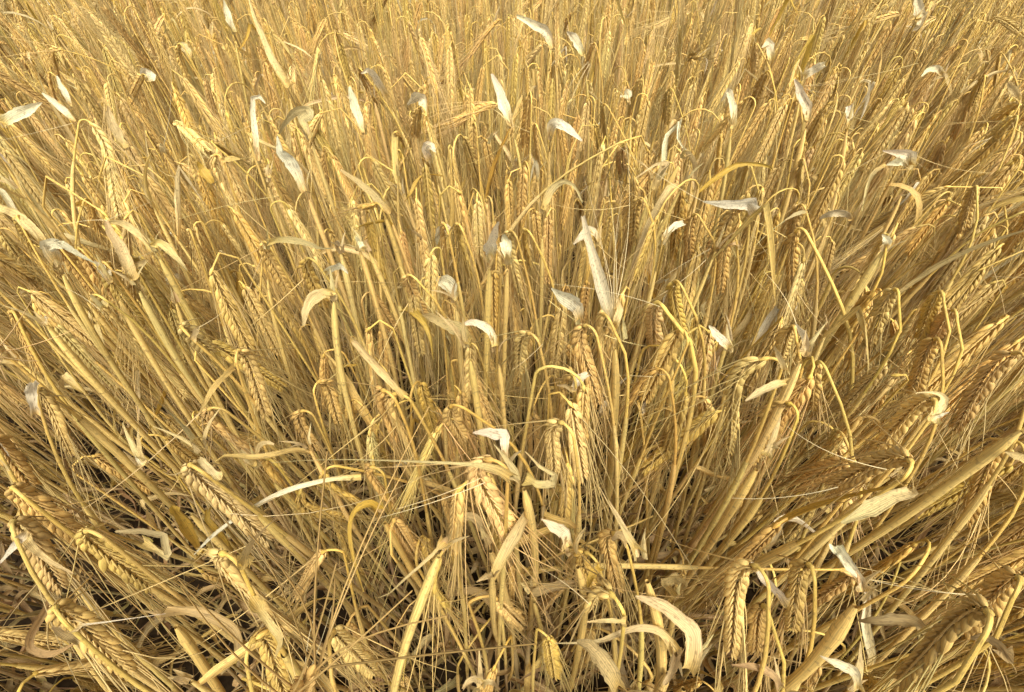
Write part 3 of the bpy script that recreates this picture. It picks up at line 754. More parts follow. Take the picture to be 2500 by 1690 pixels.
H('D', 'fallen straw lying level across the bottom with its ear drooping', 'the fallen level straw', [(60, 1000, .46), (300, 985, .50), (800, 1010, .53), (1300, 1030, .55), (1500, 1015, .55)], (1330, 1190), tone='brown', L=.085, z=.55, sheath=.80, gold=1, rs=.0022)
H('D', 'fallen straw lying crosswise behind the thick stem', 'the crosswise fallen straw', [(20, 1010, .40), (300, 930, .43), (600, 800, .46), (900, 650, .48)], None, sheath=.5, z=.48, rs=.0019, gold=.8)
H('D', 'stalk with a pale plump ear below a narrow white leaf folded like a tent', 'the tent folded white leaf', [(1130, 1600), (1190, 1380), (1235, 1170), (1215, 1120), (1165, 1100)], (990, 1400), tone='pale', L=.095, roll=.15, z=.70, rs=.0029, sheath=.85, leaves=[([(1240, 1165), (1215, 1130), (1150, 1070), (1085, 975)], [30, 50, 50, 10], 'white', 0)])
H('D', 'stalk with a plump ear beside a long drooping curl of yellow sheath', 'the drooping yellow curl', [(1300, 1571), (1390, 1440), (1460, 1300), (1465, 1180), (1410, 1090), (1375, 1085)], (1265, 1290), tone='straw', L=.085, roll=.15, z=.67, rs=.0028, sheath=.88)
H('D', 'small stalk with a partly hidden ear and a smooth arched neck at the bottom', 'the smooth arched neck', [(1280, 1600), (1295, 1420), (1270, 1310), (1220, 1260), (1180, 1260)], (1100, 1390), tone='straw', L=.075, z=.63, rs=.0024, sheath=.85, gold=1)
H('D', 'stalk ending in a striped white leaf with a chopped square tip', 'the chopped striped white leaf', [(1310, 1520), (1430, 1390), (1545, 1240), (1605, 1110)], None, leaves=[([(1605, 1115), (1585, 1060), (1530, 990), (1490, 930), (1470, 905)], [26, 40, 56, 66, 76], 'white', 0)], sheath=.98, rs=.003, z=.71)
H('D', 'stalk with a greyish shrivelled leaf curling level near the bottom right', 'the greyish level leaf', [(1770, 1520), (1830, 1400), (1885, 1305)], None, leaves=[([(1885, 1305), (1840, 1255), (1750, 1240), (1640, 1250), (1570, 1245)], [26, 62, 66, 46, 8], 'dull', 1)], sheath=.95, rs=.0026, z=.64)
H('D', 'large smooth hooked ear sweeping across the bottom right corner', 'the large hooked corner ear', [(2060, 1571), (2180, 1470), (2245, 1410), (2210, 1345), (2130, 1335)], (1740, 1540), tone='brown', L=.1, roll=.9, z=.75, rs=.0029, sheath=.82, leaves=[([(2245, 1410), (2220, 1360), (2150, 1318), (2080, 1325)], [30, 44, 40, 14], 'dull', 1)])
H('D', 'broad spotted blade with a torn edge bending over at the bottom', 'the broad spotted blade', [(760, 1640), (800, 1540), (815, 1440)], None, leaves=[([(800, 1480), (825, 1400), (830, 1300), (740, 1215), (650, 1165), (565, 1140)], [60, 86, 92, 76, 60, 14], 'pale', 1)], sheath=.95, rs=.0029, z=.66)
H('D', 'narrow brown tinged leaf looping into an arch at the bottom', 'the looping arch leaf', [(660, 1600), (700, 1500), (750, 1390)], None, leaves=[([(752, 1385), (690, 1295), (600, 1272), (500, 1295), (390, 1345), (200, 1350)], [50, 56, 40, 28, 22, 3], 'pale', 2), ([(750, 1390), (740, 1450), (690, 1540)], [40, 46, 20], 'dull', 1)], sheath=.95, rs=.0028, z=.66)
H('D', 'wide ribbed pale leaf standing up from the bottom edge', 'the wide ribbed leaf', [(520, 1640), (480, 1571)], None, leaves=[([(490, 1571), (450, 1490), (395, 1410), (350, 1360), (300, 1345)], [70, 92, 90, 80, 20], 'pale', 0)], sheath=.9, rs=.0029, z=.68)
H('D', 'bright white leaf with a bent corner at the bottom right', 'the bright bent corner leaf', [(1580, 1640), (1575, 1560)], None, leaves=[([(1575, 1571), (1565, 1500), (1540, 1465), (1470, 1435), (1400, 1405)], [30, 44, 56, 48, 8], 'white', 0)], sheath=.9, z=.68)
H('D', 'frayed grey leaf tip drooping at the bottom', 'the frayed grey leaf tip', [(1270, 1650), (1225, 1560)], None, leaves=[([(1225, 1560), (1190, 1490), (1110, 1455), (1000, 1450)], [20, 46, 40, 10], 'dull', 1)], sheath=.9, z=.62)
H('D', 'stalk with a closed tapering ear pointing sideways from a bent joint', 'the tapering sideways ear', [(470, 1540), (510, 1400), (525, 1260), (510, 1230)], (340, 1190), tone='pale', L=.07, z=.69, roll=1.3, awn=[((350, 1170), (130, 1010))], leaves=[([(520, 1250), (440, 1245), (340, 1255)], [16, 26, 10], 'pale')])
H('D', 'stalk with a swollen twisted sheath, needle tip and ear hanging beneath', 'the swollen sheath with needle tip', [(712, 1470), (700, 1260), (640, 1070), (570, 930)], None, leaves=[([(575, 940), (530, 870), (490, 800), (440, 720), (398, 640)], [40, 44, 16, 8, 3], 'pale', 1)], sheath=.97, rs=.0030, z=.71, gold=1)
H('D', 'stalk with a dull pale ear hanging under the swollen sheath', 'the ear under the swollen sheath', [(600, 1300), (590, 1050), (560, 940), (525, 920)], (480, 1110), tone='brown', L=.08, z=.66, leaves=[([(530, 900), (490, 845), (455, 880)], [30, 46, 20], 'dull', 1)])
H('D', 'stalk with a pointed white leaf like a folded paper dart', 'the paper dart leaf', [(350, 1150), (330, 1080), (262, 910)], None, leaves=[([(262, 915), (240, 850), (190, 820), (132, 785)], [26, 66, 60, 8], 'white', 0)], sheath=.97, rs=.0026, z=.71, gold=1)
H('D', 'thick blotched stalk with a zigzag dry leaf at its top', 'the zigzag dry leaf', [(100, 1120), (128, 850), (80, 650), (40, 590)], None, leaves=[([(60, 600), (120, 630), (190, 625), (195, 585), (130, 545), (60, 478)], [16, 44, 46, 30, 26, 8], 'pale', 0)], sheath=.98, rs=.0030, z=.72, gold=.7)
H('D', 'stalk with a seamed ear nodding on a short crooked neck by the right edge', 'the ear by the right edge', [(2300, 1330), (2345, 1200), (2310, 1140), (2270, 1150)], (2040, 1290), tone='brown', L=.088, z=.72, roll=.25, awn=[((2130, 1130), (1620, 1060))])
H('D', 'long smooth straw leaning in from the right edge past the level ear', 'the long leaning smooth straw', [(1690, 830), (1900, 700), (2120, 540), (2340, 380), (2450, 280)], None, sheath=.97, rs=.0028, z=.74)
H('D', 'stalk with a short torn leaf band lying level near the dark soil', 'the torn level leaf band', [(160, 1400), (110, 1200), (85, 1110)], None, leaves=[([(90, 1120), (160, 1100), (230, 1085), (305, 1070)], [40, 50, 48, 16], 'dull', 1)], sheath=.95, z=.55)
H('D', 'stalk with a fan of torn white leaf above a hanging ear', 'the torn white fan leaf', [(240, 600), (250, 350), (270, 215), (290, 195)], (215, 350), tone='straw', L=.08, z=.68, leaves=[([(270, 200), (300, 150), (345, 125)], [30, 56, 30], 'white', 0), ([(280, 200), (240, 180), (205, 178)], [20, 22, 6], 'pale', 0)])
H('D', 'stalk with a golden fat ear bent flat against its pale bract above centre bottom', 'the golden ear folded in its bract', [(470, 1380), (450, 1150), (425, 980), (395, 1000)], (385, 1150), tone='gold', L=.07, z=.62, leaves=[([(400, 1000), (360, 1040), (345, 1110)], [30, 50, 16], 'gold', 1)])
H('D', 'stalk with a frayed twist of leaf like a knotted rag', 'the knotted rag of leaf', [(730, 1300), (745, 1180), (740, 1120)], None, leaves=[([(735, 1140), (690, 1080), (740, 1050), (780, 1080), (745, 1130)], [30, 50, 54, 46, 16], 'pale', 0)], sheath=.95, z=.56)
H('D', 'stalk with a plump ear slanting down below the jointed yellow necks, right of the centre', 'the plump slanting ear', [(1960, 400), (2010, 190), (2000, 70), (1950, 20)], (1820, 210), tone='straw', L=.085, z=.71, gold=1, sheath=.2)
H('D', 'stalk with a pale tapering ear tucked beside the plumb line ear', 'the pale tapering ear', [(190, 300), (180, 60), (150, -15), (125, -5)], (30, 130), tone='pale', L=.08, z=.71, awn=[((140, -10), (0, 110))], sheath=.6)
H('D', 'thin pale stub of straw standing in the shade on the right', 'the thin pale stub', [(1690, 1190), (1740, 1040), (1800, 870), (1825, 760)], None, sheath=.3, z=.55, gold=1)
H('D', 'stalk with a slim shaded ear hanging under the ear with the peeling tip', 'the slim shaded ear', [(1640, 700), (1610, 500), (1560, 420), (1520, 440)], (1420, 520), tone='brown', L=.075, z=.65)
# ---- upper left quarter
H('A', 'stalk with a flat white leaf pointing in from the left edge', 'the flat white leaf at the left edge', [(140, 800), (70, 640), (10, 560)], None, leaves=[([(10, 562), (60, 530), (130, 495), (190, 465)], [56, 60, 50, 8], 'white', 0)], sheath=.95, z=.68)
H('A', 'bare stiff stalk with a white spear leaf and a swollen joint, long ear slanting away', 'the white spear leaf', [(312, 1000), (322, 760), (330, 590), (338, 550), (358, 560)], (545, 985), L=.1, tone='pale', roll=.2, z=.71, sheath=.93, rs=.0024, leaves=[([(335, 545), (290, 500), (235, 455), (190, 422)], [30, 36, 30, 8], 'white', 0)], awn=[((330, 560), (-60, 650))])
H('A', 'stalk with a narrow leaf hanging down above the swollen joint', 'the narrow hanging leaf', [(420, 700), (360, 560), (320, 475)], None, leaves=[([(320, 478), (300, 430), (275, 390), (258, 345)], [20, 30, 26, 8], 'white', 1)], sheath=.95, z=.68)
H('A', 'stalk with a shingled ear behind a pale drooping leaf at upper left', 'the pale drooping leaf', [(700, 900), (610, 740), (560, 660)], None, leaves=[([(565, 672), (530, 600), (500, 540), (490, 480)], [36, 50, 40, 10], 'pale', 1), ([(500, 500), (470, 450), (440, 465)], [14, 30, 12], 'straw', 1)], sheath=.97, z=.69)
H('A', 'stalk with a long yellow bow of stem dropping to a plain ear, far left', 'the long bow at far left', [(820, 640), (700, 420), (585, 290), (450, 215), (340, 198), (275, 225)], (262, 350), L=.08, tone='straw', gold=1, sheath=.3, z=.69)
H('A', 'stalk with a stubby ear on a small yellow crook left of the long bow', 'the stubby ear on a yellow crook', [(420, 560), (345, 420), (275, 325), (262, 290), (250, 345)], (255, 470), L=.075, tone='straw', gold=1, sheath=.3, z=.68)
H('A', 'stalk with a crumpled white leaf knot before the tall sheath', 'the crumpled white leaf knot', [(760, 620), (700, 440), (670, 360)], (600, 430), L=.075, tone='straw', leaves=[([(670, 365), (690, 350), (660, 325), (640, 345)], [30, 50, 46, 16], 'white', 0)], sheath=.9, z=.69)
H('A', 'tall stalk with a pale pouch at its top, leaf sheath widening downward', 'the pale pouch topped stalk', [(1050, 620), (980, 480), (900, 330), (835, 215)], (860, 390), L=.08, tone='straw', leaves=[([(860, 260), (840, 215), (815, 205), (805, 225)], [40, 50, 36, 12], 'pale', 1)], sheath=.9, rs=.003, z=.70)
H('A', 'stalk with a slender white lance leaf standing at the top edge', 'the slender white lance leaf', [(1130, 520), (1100, 340), (1070, 200), (1058, 140)], None, leaves=[([(1060, 145), (1045, 100), (1030, 60), (1016, 0)], [24, 40, 34, 8], 'white', 0)], sheath=.97, z=.71)
H('A', 'stalk with a very long strap leaf leaning in from the top edge', 'the very long strap leaf', [(1360, 640), (1330, 480), (1300, 380)], None, leaves=[([(1305, 390), (1260, 310), (1205, 200), (1165, 100), (1130, -10)], [40, 42, 40, 36, 16], 'pale', 1)], sheath=.97, z=.70)
H('A', 'stalk with a thin white leaf bent like a staple, upright in mid thicket', 'the staple bent white leaf', [(1260, 980), (1215, 860), (1180, 770), (1172, 720)], None, leaves=[([(1172, 730), (1160, 620), (1148, 510), (1146, 445), (1180, 440), (1205, 470)], [26, 30, 26, 24, 20, 6], 'white', 0)], sheath=.95, z=.70)
H('A', 'stalk with a long twisted white leaf torn at its middle', 'the torn twisted white leaf', [(1550, 1300), (1490, 1130), (1440, 980), (1380, 850)], None, leaves=[([(1385, 870), (1345, 780), (1310, 720), (1270, 690), (1258, 615)], [40, 56, 66, 50, 8], 'white', 0)], sheath=.98, rs=.0028, z=.71)
H('A', 'stalk with a grey leaf looped over like a walking stick handle', 'the looped grey leaf', [(1560, 1100), (1500, 880), (1440, 720), (1400, 610)], None, leaves=[([(1405, 625), (1375, 560), (1370, 535), (1408, 520), (1400, 498), (1340, 505), (1290, 560), (1265, 610)], [30, 44, 50, 54, 50, 40, 24, 8], 'pale', 1)], sheath=.98, rs=.0026, z=.72)
H('A', 'tall stalk arching over with a split yellow bow, upper middle', 'the split yellow bow', [(2020, 1160), (1880, 720), (1790, 460), (1710, 330), (1670, 312), (1650, 330)], (1720, 470), L=.08, tone='straw', gold=1, sheath=.45, z=.72, rs=.0026)
H('A', 'stalk with a broken white topped leaf dangling beside the split bow', 'the white dangling leaf', [(1900, 830), (1820, 560), (1760, 430), (1730, 390)], None, leaves=[([(1760, 440), (1715, 370), (1680, 315), (1640, 335)], [26, 40, 30, 8], 'white', 1)], sheath=.95, z=.70)
H('A', 'stalk with a curled grey white leaf left of the split bow', 'the curled grey white leaf', [(1720, 800), (1680, 680), (1650, 590)], None, leaves=[([(1652, 600), (1625, 520), (1600, 450), (1588, 398)], [20, 50, 44, 16], 'white', 1)], sheath=.95, z=.70)
H('A', 'stalk with a white hood of leaf bent over its ear, upper middle', 'the white hood of leaf', [(2010, 760), (1960, 600), (1930, 510)], (1880, 640), L=.08, tone='straw', leaves=[([(1932, 520), (1920, 455), (1890, 440), (1848, 475)], [30, 56, 60, 14], 'white', 0)], sheath=.95, z=.71)
H('A', 'stalk with a rounded white scoop of leaf, right of the white hood', 'the rounded white scoop', [(2010, 900), (1980, 800), (1950, 720)], None, leaves=[([(1950, 730), (1935, 690), (1950, 660), (1970, 690)], [26, 60, 60, 20], 'white', 1)], sheath=.95, z=.69)
H('A', 'stalk with a stiff straw leaf kinked at its collar above a hidden ear', 'the stiff kinked straw leaf', [(1850, 1320), (1820, 1130), (1785, 985), (1765, 965), (1740, 960)], (1630, 940), L=.06, tone='gold', leaves=[([(1765, 965), (1700, 890), (1630, 830), (1545, 770)], [36, 46, 34, 16], 'pale', 0)], sheath=.97, rs=.0029, z=.71)
H('A', 'thick double sheath with a pale seam in the middle of the thicket', 'the thick double sheath', [(1870, 1320), (1800, 900), (1740, 620), (1690, 420)], None, sheath=.98, rs=.0029, z=.70)
H('A', 'stalk with a long pale ear ridged along one side, mid left', 'the long ridged ear', [(1200, 1300), (1100, 1000), (1040, 800), (1005, 720), (1015, 735)], (1150, 1090), L=.1, tone='pale', roll=1.3, z=.72, sheath=.8, leaves=[([(1010, 730), (1045, 720), (1090, 722)], [16, 34, 10], 'straw', 1)])
H('A', 'stalk with a nodding ear head and a whisker reaching up', 'the nodding whiskered head', [(1210, 850), (1120, 740), (980, 820), (968, 740), (985, 670)], (1080, 720), L=.06, tone='straw', z=.71, gold=1, sheath=.2, awn=[((990, 640), (1270, 500))])
H('A', 'straight tall straw standing bolt upright beside a white ridged ear', 'the bolt upright straw', [(1160, 1620), (1180, 1350), (1200, 1100), (1222, 800)], None, sheath=.55, rs=.0024, z=.72, leaves=[([(1222, 800), (1212, 770), (1218, 745)], [16, 22, 8], 'pale', 0)])
H('A', 'stalk with a white ridged ear slanting down from the upright straw', 'the white ridged ear', [(1420, 1250), (1330, 1000), (1255, 830), (1232, 800)], (1345, 1080), L=.09, tone='pale', roll=1.2, z=.71, sheath=.7)
H('A', 'stalk with a slim bristly ear and one tall whisker waving up', 'the slim ear with a tall whisker', [(960, 1100), (870, 900), (780, 740), (740, 690)], (860, 890), L=.085, tone='pale', z=.71, awn=[((738, 680), (768, 230))], leaves=[([(745, 700), (735, 665), (730, 650)], [24, 30, 8], 'pale', 1)])
H('A', 'stalk with a yellow leaf pressed beside its top, below the tall whisker', 'the pressed yellow leaf', [(1080, 1000), (1020, 890), (960, 815)], None, leaves=[([(968, 830), (930, 785), (895, 735)], [24, 56, 12], 'gold', 0)], sheath=.95, z=.70)
H('A', 'stalk with a small golden ear on a short yellow hook at mid left', 'the small golden hook ear', [(318, 1200), (322, 1060), (325, 970), (345, 935), (375, 930)], (440, 1050), L=.075, tone='gold', gold=1, sheath=.2, z=.68, leaves=[([(350, 930), (375, 915), (400, 935)], [14, 34, 10], 'gold', 1)])
H('A', 'stalk with a flat leaf held level like a shelf, then trailing off thin', 'the level shelf leaf', [(1200, 1330), (1205, 1180), (1210, 1100)], None, leaves=[([(1212, 1100), (1290, 1083), (1400, 1105), (1450, 1130), (1510, 1128)], [22, 38, 32, 14, 6], 'pale', 1)], sheath=.95, z=.72)
H('A', 'stalk with a dark seamed ear under the level shelf leaf', 'the seamed ear below the shelf leaf', [(1400, 1420), (1310, 1220), (1262, 1130), (1235, 1135)], (1320, 1350), L=.09, tone='straw', roll=.2, z=.69)
H('A', 'stalk with a long speckled grey leaf slanting up to a point', 'the long speckled leaf', [(760, 1571), (670, 1400), (600, 1260)], None, leaves=[([(602, 1265), (575, 1190), (545, 1120), (505, 1060), (480, 1000)], [44, 60, 54, 40, 16], 'pale', 0)], sheath=.98, rs=.0030, z=.71)
H('A', 'stalk with a ribbon leaf dropping from the tip of the speckled leaf', 'the dropping ribbon leaf', [(760, 1240), (730, 1180), (690, 1120)], None, leaves=[([(690, 1140), (650, 1080), (590, 1030), (545, 1010), (485, 1005)], [20, 34, 40, 36, 8], 'pale', 1)], sheath=.9, z=.69, awn=[((485, 1000), (690, 915)), ((485, 1000), (270, 1030))])
H('A', 'stalk with a white spoon leaf and its blade trailing over the ear behind', 'the white spoon leaf', [(400, 1500), (300, 1300), (255, 1180)], None, leaves=[([(258, 1190), (235, 1150), (218, 1115), (272, 1110), (275, 1105), (330, 1140), (390, 1175), (440, 1200)], [36, 70, 70, 56, 40, 34, 20, 6], 'white', 0)], sheath=.98, rs=.0028, z=.71, gold=1)
H('A', 'stalk with a chopped off white leaf stub shaped like a flag', 'the chopped white stub', [(600, 1500), (550, 1360), (498, 1260)], None, leaves=[([(500, 1275), (480, 1235), (468, 1205), (460, 1185)], [36, 60, 66, 64], 'white', 0)], sheath=.97, rs=.0026, z=.71, gold=.8)
H('A', 'stalk with a strongly braided brown ear behind the white spoon leaf', 'the strongly braided ear', [(620, 1571), (430, 1300), (300, 1150), (270, 1135), (285, 1140)], (440, 1340), L=.09, tone='brown', roll=.1, z=.69)
H('A', 'stalk with a braided ear right of the chopped white stub', 'the braided ear by the stub', [(800, 1640), (640, 1400), (520, 1235), (500, 1225), (510, 1230)], (640, 1480), L=.1, tone='straw', roll=.1, z=.70)
H('A', 'stalk with a broad golden braided ear under bristling bracts', 'the broad golden braided ear', [(860, 1640), (720, 1400), (610, 1240), (590, 1225), (615, 1215)], (760, 1440), L=.1, tone='straw', roll=.1, z=.70, leaves=[([(590, 1230), (610, 1190), (635, 1165)], [20, 36, 8], 'pale', 0), ([(600, 1220), (640, 1195), (662, 1180)], [20, 30, 8], 'pale', 0)], awn=[((632, 1165), (690, 1130))])
H('A', 'stalk with a yellow sheath and greyish bent leaf, centre left', 'the yellow sheath with bent leaf', [(900, 1500), (830, 1350), (760, 1230), (690, 1110)], None, sheath=.98, rs=.0028, z=.71, gold=1, leaves=[([(690, 1115), (705, 1095), (750, 1115), (800, 1170), (850, 1230)], [34, 46, 44, 30, 8], 'pale', 1)])
H('A', 'stalk with two crossed ears low against a yellow stem, left of centre', 'the two crossed ears', [(1040, 1571), (1000, 1380), (930, 1180), (905, 1095), (880, 1090)], (960, 1320), L=.095, tone='pale', roll=1.2, z=.71, gold=1)
H('A', 'stalk with a pale ear crowned by a spiky tuft in the left middle', 'the ear with a spiky tuft', [(730, 1571), (640, 1440), (545, 1310), (480, 1390)][0:3] + [(490, 1370)], (640, 1571), L=.095, tone='pale', roll=1.2, z=.70, leaves=[([(480, 1390), (470, 1360), (466, 1340)], [24, 24, 6], 'pale', 0), ([(470, 1400), (440, 1370), (410, 1340)], [22, 24, 16], 'pale', 0)], awn=[((470, 1420), (262, 1295))])
H('A', 'thin golden stalk bent near its joint at the left side', 'the bent golden joint', [(400, 1520), (240, 1310), (165, 1195), (115, 1090), (95, 1020)], (160, 1110), L=.07, tone='gold', gold=1, sheath=.55, z=.69)
H('A', 'stalk with a broad white leaf standing like a spade, centre', 'the white spade leaf', [(2205, 1640), (2215, 1400), (2222, 1220), (2225, 1160)], None, leaves=[([(2225, 1170), (2228, 1135), (2220, 1115), (2240, 1060), (2262, 1008)], [28, 70, 76, 46, 14], 'white', 0)], sheath=.98, rs=.0030, z=.72)
H('A', 'stalk with a smaller white spade leaf right of the first', 'the smaller white spade', [(2290, 1560), (2300, 1300), (2305, 1170)], None, leaves=[([(2305, 1175), (2300, 1130), (2295, 1095), (2285, 1065)], [28, 64, 60, 16], 'white', 0)], sheath=.98, rs=.0026, z=.71)
H('A', 'stalk with a white pennant leaf bent off a curved neck, centre left', 'the white pennant leaf', [(2085, 1571), (2080, 1450), (2065, 1345)], None, leaves=[([(2065, 1355), (2050, 1310), (2030, 1285), (1982, 1265)], [30, 76, 86, 16], 'white', 0)], sheath=.98, rs=.0026, z=.71)
H('A', 'stalk with a golden bow of neck running into the pennant leaf', 'the golden bow by the pennant', [(2060, 1480), (2035, 1370), (1990, 1300), (1935, 1275), (1900, 1280)], (1925, 1430), L=.08, tone='straw', gold=1, z=.70, sheath=.3)
H('A', 'stalk with a broad grey leaf slanting across, left of the centre', 'the broad grey slanting leaf', [(2140, 1640), (2115, 1540)], None, leaves=[([(2120, 1550), (2090, 1500), (2020, 1470), (1960, 1440), (1915, 1428)], [56, 76, 60, 40, 10], 'pale', 0)], sheath=.97, rs=.003, z=.72)
H('A', 'stalk with a pale hoop of leaf beside the broad grey slanting leaf', 'the pale hoop of leaf', [(2270, 1640), (2250, 1571)], None, leaves=[([(2252, 1571), (2235, 1510), (2180, 1465), (2130, 1465), (2105, 1475)], [26, 50, 46, 36, 10], 'white', 1)], sheath=.97, z=.70)
H('A', 'thick stalk with a curved white leaf hooked away to one side', 'the hooked away white leaf', [(1525, 1640), (1520, 1500), (1515, 1330)], None, leaves=[([(1512, 1330), (1450, 1325), (1405, 1350), (1385, 1410), (1378, 1480)], [26, 42, 44, 40, 14], 'pale', 1)], sheath=.99, rs=.0030, z=.72)
H('A', 'stalk with a plump yellow ear pressed under a small bent white leaf', 'the plump yellow ear', [(1620, 1460), (1560, 1320), (1480, 1230), (1445, 1205)], (1470, 1390), L=.08, tone='gold', roll=.3, z=.71, leaves=[([(1470, 1240), (1500, 1220), (1545, 1205), (1580, 1240)], [22, 36, 34, 8], 'white', 0)])
H('A', 'stalk with a fat yellow sheath leading up to a frayed tuft', 'the fat yellow sheath', [(1640, 1571), (1610, 1400), (1580, 1250), (1540, 1120)], None, sheath=.99, rs=.0028, z=.71, gold=1, leaves=[([(1542, 1130), (1530, 1105), (1538, 1095)], [24, 34, 14], 'pale', 0)])
H('A', 'thick pale stalk with a torn white top beside the fat yellow sheath', 'the torn top thick stalk', [(1760, 1571), (1710, 1350), (1660, 1180), (1625, 1110)], None, sheath=.99, rs=.0029, z=.71, leaves=[([(1650, 1130), (1635, 1105), (1615, 1075)], [24, 32, 14], 'white', 0)])
H('A', 'stout stalk with a golden open sheath slanting between the white leaves', 'the golden open sheath', [(1850, 1571), (1790, 1380), (1720, 1220), (1660, 1115)], None, sheath=.99, rs=.0028, z=.70, gold=1)
H('A', 'stalk with a short fat ear showing its grains, left of the centre', 'the short fat grainy ear', [(1060, 1700), (960, 1620), (880, 1560), (870, 1535)], (960, 1600), L=.06, tone='pale', z=.72, leaves=[([(870, 1550), (890, 1500), (905, 1485)], [18, 30, 6], 'pale', 0)], awn=[((905, 1485), (1020, 1408))])
H('A', 'short pale pointed sheath tip standing in the left middle', 'the short pointed sheath tip', [(870, 1600), (820, 1450), (790, 1345)], None, sheath=.99, rs=.0024, z=.68)
H('A', 'short cut off white sheath at the left side', 'the cut off white sheath', [(320, 1620), (250, 1530), (190, 1445)], None, sheath=.99, rs=.0028, z=.69, leaves=[([(205, 1465), (190, 1445), (200, 1440)], [36, 44, 30], 'white', 0)])
H('A', 'straw leaning the other way with an ear hidden behind, near the centre', 'the contrary leaning straw', [(2070, 1160), (2120, 980), (2170, 800), (2222, 630)], (2160, 940)[0:0] or None, sheath=.7, rs=.0022, z=.70)
H('A', 'stalk with a golden ear beside a strong yellow stem, left of the spade leaf', 'the golden ear by the spade leaf', [(2190, 1320), (2175, 1180), (2150, 1090), (2120, 1040), (2105, 1060)], (2140, 1260), L=.085, tone='gold', roll=1.3, gold=1, z=.70)
H('A', 'stalk with a broad white leaf plunging from the top near the middle', 'the broad plunging leaf', [(2370, 760), (2340, 640), (2318, 560)], None, leaves=[([(2320, 570), (2290, 480), (2260, 400), (2232, 335)], [30, 60, 44, 14], 'white', 0)], sheath=.97, z=.70)
H('A', 'stalk with a curving leaf swept in from the left edge', 'the leaf swept in from the left', [(240, 1180), (190, 1100)], None, leaves=[([(195, 1110), (150, 1040), (80, 975), (-20, 935)], [40, 56, 50, 40], 'pale', 1)], sheath=.9, z=.70)
H('A', 'stalk with a white folded scrap of leaf left of the spade leaf', 'the white folded scrap', [(2080, 1260), (2050, 1130), (2035, 1060)], (2020, 1180), L=.07, tone='straw', leaves=[([(2035, 1060), (2030, 1035), (2000, 1045), (1985, 1085), (1985, 1110)], [20, 46, 50, 30, 10], 'white', 0)], sheath=.9, z=.70)
# ---- upper right quarter
H('B', 'stalk with a wide bright white leaf stretched level over a broad ear', 'the wide level white leaf', [(1050, 1290), (1095, 1120), (1112, 1020), (1108, 975), (1080, 970)], (905, 1240), L=.095, tone='straw', roll=.15, z=.72, leaves=[([(1110, 978), (1098, 945), (1080, 925), (980, 930), (868, 915)], [40, 66, 70, 46, 12], 'white', 0)], awn=[((868, 915), (480, 660)), ((880, 1180), (560, 1400)), ((900, 1130), (640, 1290))], sheath=.85, rs=.0028)
H('B', 'tall straw bent right over in a wide angle like an elbow', 'the elbow bent straw', [(-30, 1030), (160, 790), (320, 665), (430, 635), (475, 655)], (500, 780), L=.07, tone='brown', z=.74, sheath=.8, rs=.0024)
H('B', 'stalk with a big upright white flag leaf and a spray of white whiskers', 'the upright flag leaf with whiskers', [(480, 1800), (470, 1600), (460, 1480)], None, leaves=[([(462, 1490), (430, 1380), (385, 1220), (345, 1080), (325, 985)], [50, 72, 60, 40, 22], 'white', 0), ([(462, 1480), (490, 1420), (480, 1350)], [30, 50, 10], 'pale', 1)], sheath=.97, rs=.0032, z=.72, awn=[((455, 1400), (400, 1100)), ((460, 1400), (490, 1000)), ((465, 1400), (500, 880)), ((470, 1400), (440, 900)), ((470, 1400), (520, 1080)), ((450, 1400), (330, 820)), ((470, 1390), (520, 650))])
H('B', 'stalk with a ribbed white leaf cut like a kite', 'the ribbed kite leaf', [(325, 1620), (320, 1520), (305, 1440)], None, leaves=[([(308, 1455), (300, 1400), (270, 1370), (220, 1340), (180, 1308)], [30, 74, 84, 60, 10], 'white', 0)], sheath=.98, rs=.0028, z=.71)
H('B', 'stalk with a white leaf curved like a gull wing near the top centre', 'the gull wing leaf', [(165, 860), (170, 720), (172, 610)], None, leaves=[([(172, 615), (175, 570), (205, 553), (260, 590), (315, 640)], [30, 50, 54, 44, 12], 'white', 1)], sheath=.97, z=.71)
H('B', 'stalk with a short white leaf bridging behind the upright flag', 'the short white bridge leaf', [(420, 1300), (405, 1180), (390, 1090)], None, leaves=[([(392, 1095), (370, 1050), (345, 1045), (310, 1080), (280, 1110)], [20, 44, 50, 40, 10], 'white', 1)], sheath=.9, z=.70)
H('B', 'stalk with a plain ear dangling from a long smooth bow, upper right of centre', 'the long smooth bow', [(650, 1080), (615, 880), (580, 720), (530, 570), (455, 482), (438, 490)], (425, 640), L=.085, tone='straw', gold=.8, z=.71, sheath=.35)
H('B', 'stalk with a curved yellow neck and a leafy ear in the upper right', 'the curved yellow neck', [(830, 780), (818, 640), (800, 540), (760, 458), (735, 420)], (700, 560), L=.075, tone='straw', gold=1, z=.70, sheath=.3)
H('B', 'stalk with an erect pale leaf folded lengthwise like a closed fan', 'the closed fan leaf', [(940, 980), (965, 830), (985, 680), (998, 570)], None, leaves=[([(998, 580), (1000, 500), (992, 440), (985, 408), (950, 460)], [36, 44, 36, 26, 8], 'white', 0)], sheath=.98, rs=.0026, z=.71)
H('B', 'tall curved stalk with a white sabre leaf at its top', 'the white sabre leaf', [(1205, 1060), (1270, 850), (1320, 660), (1345, 530)], None, leaves=[([(1346, 545), (1340, 480), (1310, 420), (1285, 360)], [28, 50, 44, 12], 'white', 0)], sheath=.98, rs=.0030, z=.72)
H('B', 'stalk with a long ear hanging behind the white sabre leaf', 'the ear behind the sabre leaf', [(1330, 800), (1340, 600), (1335, 500), (1310, 475)], (1225, 690), L=.09, tone='straw', z=.69, roll=.15, awn=[((1320, 400), (1450, 420)), ((1330, 390), (1480, 460)), ((1330, 390), (1600, 340))])
